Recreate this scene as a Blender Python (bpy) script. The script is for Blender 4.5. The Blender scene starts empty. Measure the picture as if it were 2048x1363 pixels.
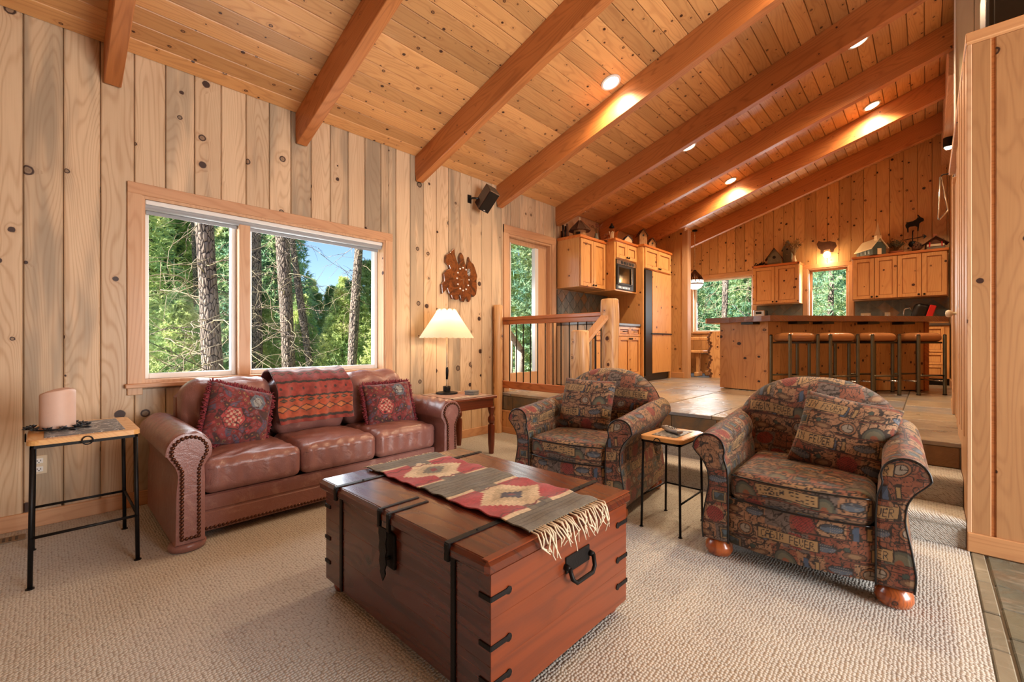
import bpy, math, random
import numpy as np
from math import sin, cos, pi, radians, atan, atan2, sqrt, floor
from mathutils import Vector, Matrix

S = bpy.context.scene
C = S.collection
rnd = random.Random(7)

# ------------------------------------------------------------------ camera
EYE = 1.15
cam_d = bpy.data.cameras.new('camera'); cam_d.sensor_width = 36.0
cam_d.lens = 880.0 / 2048 * 36; cam_d.shift_y = 2.5 / 2048; cam_d.clip_start = .05; cam_d.clip_end = 400
cam = bpy.data.objects.new('camera', cam_d); C.objects.link(cam)
cam.location = (0, 0, EYE); cam.rotation_euler = (pi / 2, 0, math.atan(830 / 880))
S.camera = cam

# ------------------------------------------------------------------ sky, sun, daylight, exposure
W = bpy.data.worlds.new('sky'); S.world = W; W.use_nodes = True
_nt = W.node_tree; _nt.nodes.clear()
_sky = _nt.nodes.new('ShaderNodeTexSky'); _sky.sky_type = 'NISHITA'; _sky.sun_disc = False
_sky.sun_elevation = radians(38); _sky.sun_rotation = radians(194); _sky.altitude = 1800; _sky.air_density = 1.0
_sky.dust_density = .2; _sky.ozone_density = 2.5
_bg = _nt.nodes.new('ShaderNodeBackground'); _bg.inputs['Strength'].default_value = .24
_o = _nt.nodes.new('ShaderNodeOutputWorld')
_nt.links.new(_sky.outputs[0], _bg.inputs[0]); _nt.links.new(_bg.outputs[0], _o.inputs[0])

sun_d = bpy.data.lights.new('sun', 'SUN'); sun_d.energy = 17; sun_d.angle = radians(.6); sun_d.color = (1, .93, .8)
sun = bpy.data.objects.new('sun', sun_d); C.objects.link(sun)
sun.rotation_euler = Vector((.2, .78, -.62)).to_track_quat('-Z', 'Y').to_euler()

def area(name, loc, to, sx, sy, power, col):
    d = bpy.data.lights.new(name, 'AREA'); d.shape = 'RECTANGLE'; d.size = sx; d.size_y = sy
    d.energy = power; d.color = col
    o = bpy.data.objects.new(name, d); C.objects.link(o); o.location = loc
    o.rotation_euler = (Vector(to) - Vector(loc)).to_track_quat('-Z', 'Z').to_euler()
    return o
# fill light added out of view on the right, as daylight from assumed doors
area('fill_entry_side', (3.3, 2.2, 1.2), (-4, 2.3, 1.7), 2.1, 2.2, 285, (1, .975, .945))
# daylight entering by the windows in view
area('daylight_big_window', (-4.3, 1.43, 1.52), (0, 1.6, 1.0), 1.8, 1.3, 60, (.93, .97, 1))
area('daylight_glass_door', (-4.3, 4.56, 1.6), (0, 4.6, 1.0), .6, 1.7, 14, (.93, .97, 1))
area('daylight_nook_window', (-3.2, 10.02, 1.95), (-3.0, 5, .5), 1.1, 1.0, 40, (.93, .97, 1))
area('daylight_sink_window', (-1.33, 10.02, 1.95), (-1.3, 5, .8), .6, 1.0, 22, (.93, .97, 1))

S.view_settings.view_transform = 'Standard'; S.view_settings.look = 'None'
S.view_settings.exposure = 0.15; S.view_settings.gamma = 1.0; S.view_settings.use_curve_mapping = False

# ------------------------------------------------------------------ mesh helpers
class MB:
    def __init__(s): s.v = []; s.f = []
    def add(s, V, Fs):
        n = len(s.v); s.v += [tuple(map(float, p)) for p in V]; s.f += [tuple(i + n for i in f) for f in Fs]; return s
    def box(s, x0, x1, y0, y1, z0, z1, c=0):
        if x0 > x1: x0, x1 = x1, x0
        if y0 > y1: y0, y1 = y1, y0
        if z0 > z1: z0, z1 = z1, z0
        c = min(c, (x1 - x0) * .45, (y1 - y0) * .45, (z1 - z0) * .45)
        if c <= 0:
            V = [(x, y, z) for z in (z0, z1) for y in (y0, y1) for x in (x0, x1)]
            return s.add(V, [(0, 2, 3, 1), (4, 5, 7, 6), (0, 1, 5, 4), (2, 6, 7, 3), (0, 4, 6, 2), (1, 3, 7, 5)])
        V = []; idx = {}
        for i, (X, sx) in enumerate(((x0, 1), (x1, -1))):
            for j, (Y, sy) in enumerate(((y0, 1), (y1, -1))):
                for k, (Z, sz) in enumerate(((z0, 1), (z1, -1))):
                    for a, p in enumerate(((X, Y + sy * c, Z + sz * c), (X + sx * c, Y, Z + sz * c), (X + sx * c, Y + sy * c, Z))):
                        idx[i, j, k, a] = len(V); V.append(p)
        Fs = []; q = lambda *t: Fs.append(tuple(idx[u] for u in t))
        for e in (0, 1):
            q(*[(e, j, k, 0) for j, k in ((0, 0), (0, 1), (1, 1), (1, 0))])
            q(*[(i, e, k, 1) for i, k in ((0, 0), (1, 0), (1, 1), (0, 1))])
            q(*[(i, j, e, 2) for i, j in ((0, 0), (0, 1), (1, 1), (1, 0))])
        for a in (0, 1):
            for b in (0, 1):
                q((a, b, 0, 0), (a, b, 0, 1), (a, b, 1, 1), (a, b, 1, 0))
                q((a, 0, b, 0), (a, 0, b, 2), (a, 1, b, 2), (a, 1, b, 0))
                q((0, a, b, 1), (0, a, b, 2), (1, a, b, 2), (1, a, b, 1))
        for i in (0, 1):
            for j in (0, 1):
                for k in (0, 1): q((i, j, k, 0), (i, j, k, 1), (i, j, k, 2))
        return s.add(V, Fs)
    def prism(s, poly, axis, a0, a1, c=0):
        """polygon (2D) extruded along an axis: X -> (y,z), Y -> (x,z), Z -> (x,y)"""
        n = len(poly)
        m = {'X': lambda p, a: (a, p[0], p[1]), 'Y': lambda p, a: (p[0], a, p[1]), 'Z': lambda p, a: (p[0], p[1], a)}[axis]
        V = [m(p, a0) for p in poly] + [m(p, a1) for p in poly]
        Fs = [tuple(range(n))[::-1], tuple(range(n, 2 * n))] + [(i, (i + 1) % n, n + (i + 1) % n, n + i) for i in range(n)]
        return s.add(V, Fs)
    def tube(s, pts, r, n=8, caps=True):
        pts = [Vector(p) for p in pts]; k = len(pts)
        if not hasattr(r, '__len__'): r = [r] * k
        V = []; up = None
        for i, p in enumerate(pts):
            d = (pts[min(i + 1, k - 1)] - pts[max(i - 1, 0)])
            d = d.normalized() if d.length > 1e-9 else Vector((0, 0, 1))
            if up is None:
                up = Vector((0, 0, 1)) if abs(d.z) < .9 else Vector((1, 0, 0))
            x = d.cross(up)
            if x.length < 1e-6: x = d.orthogonal()
            x.normalize(); y = d.cross(x).normalized(); up = -y if False else x.cross(d).normalized()
            for j in range(n):
                t = 2 * pi * j / n; V.append(p + x * (r[i] * cos(t)) + y * (r[i] * sin(t)))
        Fs = [(i * n + j, i * n + (j + 1) % n, (i + 1) * n + (j + 1) % n, (i + 1) * n + j) for i in range(k - 1) for j in range(n)]
        if caps: Fs += [tuple(range(n))[::-1], tuple((k - 1) * n + j for j in range(n))]
        return s.add(V, Fs)
    def cyl(s, p0, p1, r0, r1=None, n=12, caps=True): return s.tube([p0, p1], [r0, r0 if r1 is None else r1], n, caps)
    def lathe(s, prof, n=20, c=(0, 0, 0), sx=1, sy=1):
        k = len(prof)
        V = [(c[0] + r * sx * cos(2 * pi * j / n), c[1] + r * sy * sin(2 * pi * j / n), c[2] + z) for r, z in prof for j in range(n)]
        Fs = [(i * n + j, i * n + (j + 1) % n, (i + 1) * n + (j + 1) % n, (i + 1) * n + j) for i in range(k - 1) for j in range(n)]
        Fs += [tuple(range(n))[::-1], tuple((k - 1) * n + j for j in range(n))]
        return s.add(V, Fs)
    def grid(s, P, cu=False, cv=False):
        P = np.asarray(P, float); nu, nv = P.shape[:2]; b = len(s.v); s.v += [tuple(p) for p in P.reshape(-1, 3).tolist()]
        for i in range(nu if cu else nu - 1):
            for j in range(nv if cv else nv - 1):
                s.f.append((b + i * nv + j, b + ((i + 1) % nu) * nv + j, b + ((i + 1) % nu) * nv + (j + 1) % nv, b + i * nv + (j + 1) % nv))
        return s
    def mesh(s, name):
        me = bpy.data.meshes.new(name); me.from_pydata(s.v, [], s.f); me.update(); return me
    def build(s, name, mat, parent=None, smooth=False, sharp=None, loc=None):
        return obj(name, s.mesh(name), mat, parent, smooth, sharp, loc)

def obj(name, me, mat, parent=None, smooth=False, sharp=None, loc=None):
    if not me.materials: me.materials.append(mat)
    if smooth:
        me.polygons.foreach_set('use_smooth', [True] * len(me.polygons))
        if sharp: me.set_sharp_from_angle(angle=radians(sharp))
    o = bpy.data.objects.new(name, me); C.objects.link(o)
    if parent: o.parent = parent
    if loc: o.location = loc
    return o

def numgrid(P, cu=False, cv=False):
    """fast mesh from a numpy grid of points"""
    P = np.asarray(P, np.float32); nu, nv = P.shape[:2]
    I = np.arange(nu if cu else nu - 1)[:, None]; J = np.arange(nv if cv else nv - 1)[None, :]
    I2 = (I + 1) % nu; J2 = (J + 1) % nv
    Q = np.stack([I * nv + J, I2 * nv + J, I2 * nv + J2, I * nv + J2], -1).reshape(-1, 4)
    return P.reshape(-1, 3), Q

def mesh_np(name, V, Q, col=None):
    me = bpy.data.meshes.new(name); V = np.ascontiguousarray(V, np.float32); Q = np.ascontiguousarray(Q, np.int32)
    k = Q.shape[1]
    me.vertices.add(len(V)); me.vertices.foreach_set('co', V.ravel())
    me.loops.add(Q.size); me.loops.foreach_set('vertex_index', Q.ravel())
    me.polygons.add(len(Q)); me.polygons.foreach_set('loop_start', np.arange(0, Q.size, k, dtype=np.int32))
    try: me.polygons.foreach_set('loop_total', np.full(len(Q), k, np.int32))
    except Exception: pass
    me.update(calc_edges=True); me.validate()
    if col is not None:
        a = me.color_attributes.new('print', 'FLOAT_COLOR', 'POINT')
        c4 = np.ones((len(V), 4), np.float32); c4[:, :3] = col
        a.data.foreach_set('color', c4.ravel())
    return me

def tag(o, label=None, cat=None, group=None, kind=None):
    if label: o['label'] = label
    if cat: o['category'] = cat
    if group: o['group'] = group
    if kind: o['kind'] = kind
    return o
def thing(name, label, cat, loc=(0, 0, 0), rz=0, group=None):
    o = bpy.data.objects.new(name, None); C.objects.link(o); o.empty_display_size = .1
    o.location = loc; o.rotation_euler = (0, 0, rz)
    return tag(o, label, cat, group)
def struct(o): o['kind'] = 'structure'; return o
def copy_tree(o, parent=None):
    c = o.copy(); C.objects.link(c); c.parent = parent
    for ch in [x for x in o.children]: copy_tree(ch, c)
    return c
def lin(r, g, b):
    f = lambda u: (u / 255 / 12.92) if u / 255 <= .04045 else ((u / 255 + .055) / 1.055) ** 2.4
    return (f(r), f(g), f(b), 1)

# ------------------------------------------------------------------ materials
class NT:
    def __init__(s, name):
        s.m = bpy.data.materials.new(name); s.m.use_nodes = True; s.t = s.m.node_tree; s.t.nodes.clear()
        s.out = s.n('ShaderNodeOutputMaterial')
    def n(s, t, **k):
        o = s.t.nodes.new(t)
        for a, b in k.items(): setattr(o, a, b)
        return o
    def lk(s, a, b): s.t.links.new(a, b)
    def put(s, sock, v):
        if hasattr(v, 'is_linked') or hasattr(v, 'links'): s.lk(v, sock)
        elif v is not None: sock.default_value = v
    def M(s, op, a, b=None, c=None, clamp=False):
        o = s.n('ShaderNodeMath', operation=op, use_clamp=clamp)
        for i, v in enumerate((a, b, c)):
            if v is not None: s.put(o.inputs[i], v)
        return o.outputs[0]
    def xyz(s, x=0, y=0, z=0):
        o = s.n('ShaderNodeCombineXYZ')
        for i, v in enumerate((x, y, z)): s.put(o.inputs[i], v)
        return o.outputs[0]
    def sep(s, v):
        o = s.n('ShaderNodeSeparateXYZ'); s.lk(v, o.inputs[0]); return o.outputs
    def noise(s, vec, scale=1, detail=2, rough=.5, dist=0, dim='3D'):
        o = s.n('ShaderNodeTexNoise', noise_dimensions=dim)
        s.put(o.inputs['Vector'], vec); o.inputs['Scale'].default_value = scale; o.inputs['Detail'].default_value = detail
        o.inputs['Roughness'].default_value = rough; o.inputs['Distortion'].default_value = dist
        return o.outputs
    def vor(s, vec, scale=1, feat='F1', dim='3D', rand=1):
        o = s.n('ShaderNodeTexVoronoi', voronoi_dimensions=dim, feature=feat)
        s.put(o.inputs['Vector'], vec); o.inputs['Scale'].default_value = scale; o.inputs['Randomness'].default_value = rand
        return o.outputs
    def mix(s, f, a, b, blend='MIX'):
        o = s.n('ShaderNodeMix', data_type='RGBA', blend_type=blend)
        s.put(o.inputs[0], f); s.put(o.inputs[6], a); s.put(o.inputs[7], b); return o.outputs[2]
    def ss(s, v, a, b):
        o = s.n('ShaderNodeMapRange', interpolation_type='SMOOTHSTEP'); s.put(o.inputs[0], v)
        o.inputs[1].default_value = a; o.inputs[2].default_value = b; return o.outputs[0]
    def ramp(s, v, stops):
        o = s.n('ShaderNodeValToRGB'); s.put(o.inputs[0], v); e = o.color_ramp.elements
        while len(e) < len(stops): e.new(.5)
        for q, (p, c) in zip(e, stops): q.position = p; q.color = c
        return o.outputs[0]
    def obj(s): return s.n('ShaderNodeTexCoord').outputs['Object']
    def rand(s): return s.n('ShaderNodeObjectInfo').outputs['Random']
    def bump(s, h, st=.3, dist=.01):
        o = s.n('ShaderNodeBump'); o.inputs['Strength'].default_value = st; o.inputs['Distance'].default_value = dist
        s.put(o.inputs['Height'], h); return o.outputs[0]
    def bsdf(s, col, rough=.5, metal=0, nrm=None, coat=0, coatr=.15, sub=None, em=None, ems=0, spec=None, sheen=0, trans=0):
        o = s.n('ShaderNodeBsdfPrincipled')
        s.put(o.inputs['Base Color'], col); s.put(o.inputs['Roughness'], rough); s.put(o.inputs['Metallic'], metal)
        if nrm is not None: s.lk(nrm, o.inputs['Normal'])
        o.inputs['Coat Weight'].default_value = coat; o.inputs['Coat Roughness'].default_value = coatr
        if em is not None: s.put(o.inputs['Emission Color'], em); o.inputs['Emission Strength'].default_value = ems
        if spec is not None: o.inputs['Specular IOR Level'].default_value = spec
        if sheen: o.inputs['Sheen Weight'].default_value = sheen
        if trans: o.inputs['Transmission Weight'].default_value = trans
        s.lk(o.outputs[0], s.out.inputs[0]); return o

def wood(name, light, dark, knot, axis='Z', rough=.45, coat=.15, knots=.4, rings=1., vary=.25, ks=6.5, stain=None, contrast=1., krad=1.):
    t = NT(name); x, y, z = t.sep(t.obj()); r = t.rand()
    a, g = {'Z': (t.M('ADD', x, y), z), 'Y': (t.M('ADD', x, z), y), 'X': (t.M('ADD', y, z), x)}[axis]
    a = t.M('MULTIPLY_ADD', r, 17.3, a); g = t.M('MULTIPLY_ADD', r, 41.7, g)
    v = t.vor(t.xyz(a, g, 0), ks, dim='2D'); kc = t.sep(v['Color'])
    has = t.M('GREATER_THAN', kc[0], 1 - knots)
    rad = t.M('MULTIPLY_ADD', kc[1], .075 * krad, .03 * krad)
    wob = t.noise(t.xyz(a, g, 0), 60, 1)[0]
    d = t.M('DIVIDE', t.M('MULTIPLY_ADD', wob, .03, v['Distance']), rad)
    ringk = t.M('MULTIPLY', t.ss(t.M('ABSOLUTE', t.M('SUBTRACT', d, 1.0)), .35, .1), has)
    kn = t.M('MAXIMUM', t.M('MULTIPLY', t.ss(d, 1.25, .85), t.M('MULTIPLY', has, t.M('MULTIPLY_ADD', t.M('GREATER_THAN', kc[2], .4), .5, .5))), ringk)
    halo = t.M('MULTIPLY', t.M('EXPONENT', t.M('MULTIPLY', d, -.75)), has)
    N1 = t.noise(t.xyz(t.M('MULTIPLY', a, 4.2), t.M('MULTIPLY', g, .5), 0), 1, 1.5, dim='2D')[0]
    fld = t.M('MULTIPLY_ADD', N1, 23 * rings, t.M('MULTIPLY_ADD', a, 24 * rings, t.M('MULTIPLY', halo, 3.2)))
    c = t.M('POWER', t.M('MULTIPLY_ADD', t.M('SINE', t.M('MULTIPLY', fld, 6.283)), .5, .5), 3.5)
    N2 = t.noise(t.xyz(t.M('MULTIPLY', a, 130), t.M('MULTIPLY', g, 3.), 0), 1, 2, dim='2D')[0]
    N3 = t.noise(t.xyz(t.M('MULTIPLY', a, 9), t.M('MULTIPLY', g, 1.1), r), 1, 2)[0]
    f = t.M('ADD', t.M('MULTIPLY', c, .5 * contrast), t.M('MULTIPLY', t.M('SUBTRACT', N2, .38), .55 * contrast))
    f = t.M('ADD', f, t.M('MULTIPLY', t.M('SUBTRACT', N3, .42), .6))
    f = t.M('ADD', f, t.M('MULTIPLY', halo, .55), clamp=True)
    col = t.mix(f, light, dark)
    wn = t.n('ShaderNodeTexWhiteNoise', noise_dimensions='1D'); t.lk(r, wn.inputs['W']); w = t.sep(wn.outputs['Color'])
    if stain: col = t.mix(t.M('MULTIPLY', t.ss(t.M('ADD', N3, t.M('MULTIPLY', w[0], .5)), .75, 1.0), .6), col, stain)
    col = t.mix(1.0, col, t.ramp(w[1], [(0, (1 - vary, 1 - vary, 1 - vary, 1)), (1, (1 + vary * .3,) * 3 + (1,))]), 'MULTIPLY')
    col = t.mix(kn, col, knot)
    h = t.M('SUBTRACT', t.M('MULTIPLY', N2, .5), t.M('MULTIPLY', c, .3))
    t.bsdf(col, t.M('MULTIPLY_ADD', c, .08, rough), nrm=t.bump(h, .07, .002), coat=coat)
    return t.m

def plain(name, col, rough=.5, metal=0, var=.12, scale=8, bump=0, bscale=60, coat=0, sheen=0):
    t = NT(name); P = t.obj(); n = t.noise(P, scale, 3)[0]
    lo = tuple(max(0, c * (1 - var)) for c in col[:3]) + (1,); hi = tuple(c * (1 + var) for c in col[:3]) + (1,)
    nr = t.bump(t.noise(P, bscale, 2)[0], bump, .004) if bump else None
    t.bsdf(t.mix(n, lo, hi), rough, metal, nr, coat=coat, sheen=sheen)
    return t.m

def emit(name, col, strength):
    t = NT(name); n = t.noise(t.obj(), 3, 1)[0]
    t.bsdf(t.mix(n, col, col), .5, em=col, ems=strength); return t.m

M = {}
M['wall_pine'] = wood('wall_pine', lin(216, 186, 150), lin(168, 124, 84), lin(58, 32, 18), 'Z', .5, .06, .32, 1., .22, 4.8, lin(142, 130, 110), contrast=.62, krad=1.3)
M['kitchen_pine'] = wood('kitchen_pine', lin(220, 166, 106), lin(176, 114, 62), lin(48, 20, 10), 'Z', .45, .1, .62, .8, .22, 6.2, contrast=.6, krad=1.15)
M['panel_pine'] = wood('panel_pine', lin(176, 130, 86), lin(146, 98, 58), lin(54, 28, 18), 'Z', .45, .1, .62, .8, .1, 4.2, contrast=.7)
M['ceiling_pine'] = wood('ceiling_pine', lin(220, 164, 104), lin(170, 108, 60), lin(64, 32, 16), 'Y', .5, .05, .7, .7, .34, 6.0, krad=.85, contrast=.55)
M['beam_fir'] = wood('beam_fir', lin(196, 122, 64), lin(142, 78, 36), lin(66, 28, 12), 'X', .5, .08, .2, .8, .1, 6.5, krad=.6, contrast=.7)
M['trim_pine'] = wood('trim_pine', lin(206, 162, 122), lin(176, 126, 88), lin(80, 44, 24), 'Z', .5, .06, .12, .7, .1, 4, contrast=.6)
M['trim_pine_y'] = wood('trim_pine_y', lin(204, 154, 112), lin(172, 118, 80), lin(80, 44, 24), 'Y', .5, .06, .1, .7, .08, 4, contrast=.6)
M['trim_pine_x'] = wood('trim_pine_x', lin(204, 150, 100), lin(172, 112, 68), lin(80, 44, 24), 'X', .5, .06, .1, .7, .08, 4, contrast=.6)
M['cab_pine'] = wood('cab_pine', lin(224, 166, 102), lin(190, 122, 62), lin(64, 24, 10), 'Z', .35, .25, .35, .7, .1, 5.5, contrast=.55)
M['cab_crown'] = wood('cab_crown', lin(214, 128, 60), lin(172, 86, 34), lin(64, 24, 10), 'X', .35, .25, .2, .7, .1, 5.5)
M['log'] = wood('log', lin(214, 166, 112), lin(164, 106, 58), lin(74, 36, 18), 'Z', .5, .08, .45, .5, .1, 4.5)
M['rail_wood'] = wood('rail_wood', lin(190, 112, 58), lin(146, 76, 34), lin(60, 28, 12), 'X', .4, .15, .1, .8, .05, 5)
M['rosewood'] = wood('rosewood', lin(94, 40, 21), lin(47, 17, 10), lin(28, 10, 7), 'X', .24, .4, .25, .5, .05, 3.2, contrast=1.)
M['rosewood_y'] = wood('rosewood_y', lin(122, 54, 24), lin(68, 26, 12), lin(34, 12, 7), 'Y', .28, .38, .25, .4, .05, 3.2, contrast=.6)
M['rosewood_z'] = wood('rosewood_z', lin(136, 62, 32), lin(66, 24, 12), lin(34, 12, 8), 'Z', .3, .35, .1, 1.1, .12, 4, contrast=1.)
M['honey'] = wood('honey', lin(222, 170, 104), lin(190, 130, 66), lin(90, 50, 24), 'X', .35, .3, .05, .8, .08, 5, contrast=.6)
M['bunfoot'] = wood('bunfoot', lin(176, 92, 44), lin(120, 56, 24), lin(60, 28, 12), 'Z', .25, .5, .05, .8, .08, 5)
M['iron'] = plain('iron', lin(30, 27, 26), .5, .7, .3, 30, .2, 200)
M['black'] = plain('black', lin(14, 13, 13), .35, 0, .3, 10)
M['white_vinyl'] = plain('white_vinyl', lin(226, 224, 220), .35, 0, .03)
M['tan_vinyl'] = plain('tan_vinyl', lin(206, 188, 160), .45, 0, .05)
M['blind'] = plain('blind', lin(150, 150, 152), .5, 0, .06, 20)
M['steel'] = plain('steel', lin(190, 188, 184), .25, 1, .06, 20)
M['chrome'] = plain('chrome', lin(210, 208, 204), .12, 1, .04, 10)
M['pale_paint'] = wood('pale_paint', lin(206, 198, 172), lin(186, 176, 150), lin(150, 130, 100), 'Z', .55, 0, .05, .6, .05, 4, contrast=.4)
M['countertop'] = plain('countertop', lin(84, 74, 66), .3, 0, .3, 25, .1, 40, coat=.2)
M['grout'] = plain('grout', lin(128, 120, 108), .8, 0, .1, 30, .3, 120)
M['lamp_glow'] = emit('lamp_glow', (1, .78, .5, 1), 14)

def glass():
    t = NT('window_glass'); lw = t.n('ShaderNodeFresnel'); lw.inputs[0].default_value = 1.45
    n = t.noise(t.obj(), 2, 1)[0]
    a = t.n('ShaderNodeBsdfTransparent'); a.inputs[0].default_value = (.97, .98, .98, 1)
    b = t.n('ShaderNodeBsdfGlossy'); b.inputs['Roughness'].default_value = .02
    m = t.n('ShaderNodeMixShader'); t.lk(t.M('MULTIPLY', lw.outputs[0], t.M('MULTIPLY_ADD', n, .01, .03)), m.inputs[0])
    t.lk(a.outputs[0], m.inputs[1]); t.lk(b.outputs[0], m.inputs[2]); t.lk(m.outputs[0], t.out.inputs[0]); return t.m
M['glass'] = glass()

def carpet():
    t = NT('berber_carpet'); P = t.obj(); x, y, z = t.sep(P)
    q = t.xyz(t.M('ADD', x, z), t.M('SUBTRACT', y, z), 0)
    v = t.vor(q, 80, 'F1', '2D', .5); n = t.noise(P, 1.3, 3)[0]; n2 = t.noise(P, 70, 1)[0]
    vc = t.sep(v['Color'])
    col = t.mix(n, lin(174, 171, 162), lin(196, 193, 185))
    col = t.mix(t.M('MULTIPLY', t.ss(v['Distance'], .4, .68), .7), col, lin(120, 102, 84))  # crevice shade between the loops painted into the colour
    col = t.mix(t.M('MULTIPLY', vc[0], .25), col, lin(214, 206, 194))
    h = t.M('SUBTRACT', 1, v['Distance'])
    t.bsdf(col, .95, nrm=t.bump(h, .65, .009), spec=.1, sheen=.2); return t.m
M['carpet'] = carpet()

def slate(name, cols, rough=.4, bs=.35, sc=2.2):
    t = NT(name); P = t.obj(); r = t.rand()
    x, y, z = t.sep(P); Q = t.xyz(t.M('MULTIPLY_ADD', r, 9, x), t.M('MULTIPLY_ADD', r, 23, y), z)
    wn = t.n('ShaderNodeTexWhiteNoise', noise_dimensions='1D'); t.lk(r, wn.inputs['W'])
    n = t.noise(Q, sc, 5, .6, .8)[0]
    k = t.M('ADD', t.M('MULTIPLY', wn.outputs[0], .55), t.M('MULTIPLY', n, .6), clamp=True)
    st = [(i / (len(cols) - 1) * .8 + .1, c) for i, c in enumerate(cols)]
    col = t.ramp(k, st)
    st2 = t.noise(t.xyz(t.M('MULTIPLY', x, 5), t.M('MULTIPLY', y, 14), r), 1, 4, .6, .5)[0]
    col = t.mix(t.M('MULTIPLY', t.ss(st2, .5, .75), .35), col, lin(196, 184, 164))
    h = t.M('ADD', t.noise(Q, 7, 5, .6, .6)[0], t.M('MULTIPLY', st2, .6))
    t.bsdf(col, t.M('MULTIPLY_ADD', n, .25, rough - .1), nrm=t.bump(h, bs, .03)); return t.m
M['slate_kitchen'] = slate('slate_kitchen', [lin(96, 88, 82), lin(128, 112, 96), lin(156, 138, 114), lin(122, 124, 130), lin(150, 116, 84)], .28, .5)
M['slate_riser'] = slate('slate_riser', [lin(52, 30, 18), lin(104, 70, 38), lin(134, 96, 54), lin(78, 74, 62)], .6, .5, 6)
M['slate_entry'] = slate('slate_entry', [lin(84, 86, 72), lin(108, 106, 88), lin(96, 98, 86), lin(142, 92, 44)], .5, .4, 3)
M['slate_border'] = slate('slate_border', [lin(110, 104, 88), lin(132, 124, 104), lin(120, 114, 96)], .55, .3, 3)
M['slate_splash'] = slate('slate_splash', [lin(74, 84, 82), lin(92, 100, 98), lin(108, 112, 106), lin(146, 104, 62)], .5, .3, 6)

def leather():
    t = NT('leather'); P = t.obj(); n = t.noise(P, 3.2, 4, .6)[0]; v = t.vor(P, 190)[0]; n2 = t.noise(P, 14, 4, .65, .5)[0]
    col = t.mix(n, lin(116, 72, 66), lin(152, 106, 96)); col = t.mix(t.M('MULTIPLY', t.ss(n2, .52, .8), .5), col, lin(190, 150, 138))
    cr = t.M('ABSOLUTE', t.M('SUBTRACT', t.noise(P, 6.5, 3, .55, .9)[0], .5))
    h = t.M('ADD', t.M('MULTIPLY', v, .3), t.M('ADD', t.M('MULTIPLY', n2, .7), t.M('MULTIPLY', t.ss(cr, .0, .07), .35)))
    t.bsdf(col, t.M('MULTIPLY_ADD', n2, .25, .22), nrm=t.bump(h, .2, .010), coat=.2, coatr=.25); return t.m
M['leather'] = leather()
M['stool_vinyl'] = plain('stool_vinyl', lin(150, 98, 58), .2, 0, .12, 5, .06, 200, coat=.4)
M['bronze_tube'] = plain('bronze_tube', lin(104, 100, 84), .32, .7, .2, 12)
M['nail'] = plain('nail', lin(86, 52, 38), .35, .8, .25, 60)

def printed(name, rough=.9, weave=420, sheen=.15):
    t = NT(name); a = t.n('ShaderNodeVertexColor', layer_name='print'); P = t.obj()
    n = t.noise(P, weave, 1)[0]; n2 = t.noise(P, 18, 2)[0]
    col = t.mix(t.M('MULTIPLY_ADD', n, .3, 0), a.outputs[0], (.02, .015, .01, 1)); col = t.mix(t.M('MULTIPLY', n2, .12), col, (.5, .4, .3, 1))
    t.bsdf(col, rough, nrm=t.bump(n, .35, .003), spec=.2, sheen=sheen); return t.m
M['tapestry'] = printed('tapestry'); M['kilim'] = printed('kilim', .95, 300); M['chenille'] = printed('chenille', .95, 200, .5)
# ================================================================== THE SETTING
WX = -4.05; KF = .5; SL = .314; ZW = 3.17; TH = math.atan(SL); FY = 9.88
zc = lambda x: ZW + SL * (x + 4.05)

def cut(a0, a1, b0, b1, holes):
    """rectangle a x b minus holes -> rectangles"""
    A = sorted({a0, a1} | {min(max(h[i], a0), a1) for h in holes for i in (0, 1)})
    out = []
    for p, q in zip(A, A[1:]):
        if q - p < 1e-4: continue
        m = (p + q) / 2; segs = [(b0, b1)]
        for h in holes:
            if h[0] < m < h[1]:
                ns = []
                for s0, s1 in segs:
                    if h[2] > s0: ns.append((s0, min(s1, h[2])))
                    if h[3] < s1: ns.append((max(s0, h[3]), s1))
                segs = [t for t in ns if t[1] - t[0] > 1e-3]
        for s in segs: out.append((p, q) + s)
    # merge neighbours with the same vertical span
    res = []
    for r in out:
        for i, o in enumerate(res):
            if abs(o[1] - r[0]) < 1e-5 and abs(o[2] - r[2]) < 1e-5 and abs(o[3] - r[3]) < 1e-5: res[i] = (o[0], r[1], o[2], o[3]); break
        else: res.append(r)
    return res

# ---- floors
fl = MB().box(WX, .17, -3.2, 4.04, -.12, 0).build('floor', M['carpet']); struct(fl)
kf = MB().box(-5.0, .2, 4.045, FY, .38, .485).box(.2, .4, 6.1, FY, .38, .485).build('floor_kitchen', M['grout']); struct(kf)
T = .61; nx = 0
for i in range(-1, 14):
    for j in range(0, 16):
        x1 = -.17 - T * i + (T if False else 0); x0 = x1 - T + .008
        if i < 0: x0, x1 = -.162, .19
        y0 = 4.028 + T * j + (.2 if i % 2 else 0) - (.2 if i % 2 and j == 0 else 0); y1 = 4.028 + T * (j + 1) + (.2 if i % 2 else 0) - .008
        if i < 0: y0, y1 = 4.028 + .52 * j, 4.028 + .52 * (j + 1) - .008
        y1 = min(y1, FY); x0 = max(x0, -5.0)
        if y0 > FY - .05 or x1 < -4.95 or (x1 < WX and y1 < 7.9) or x1 - x0 < .05: continue
        if x0 < WX and y0 < 7.9: x0 = WX
        if i < 0 and y0 > 6.1: x1 = .25
        dz = rnd.uniform(-.002, .002)
        MB().box(x0, x1, y0, y1, .47, KF + dz, .004).build('slate_tile', M['slate_kitchen'], kf)
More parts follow.
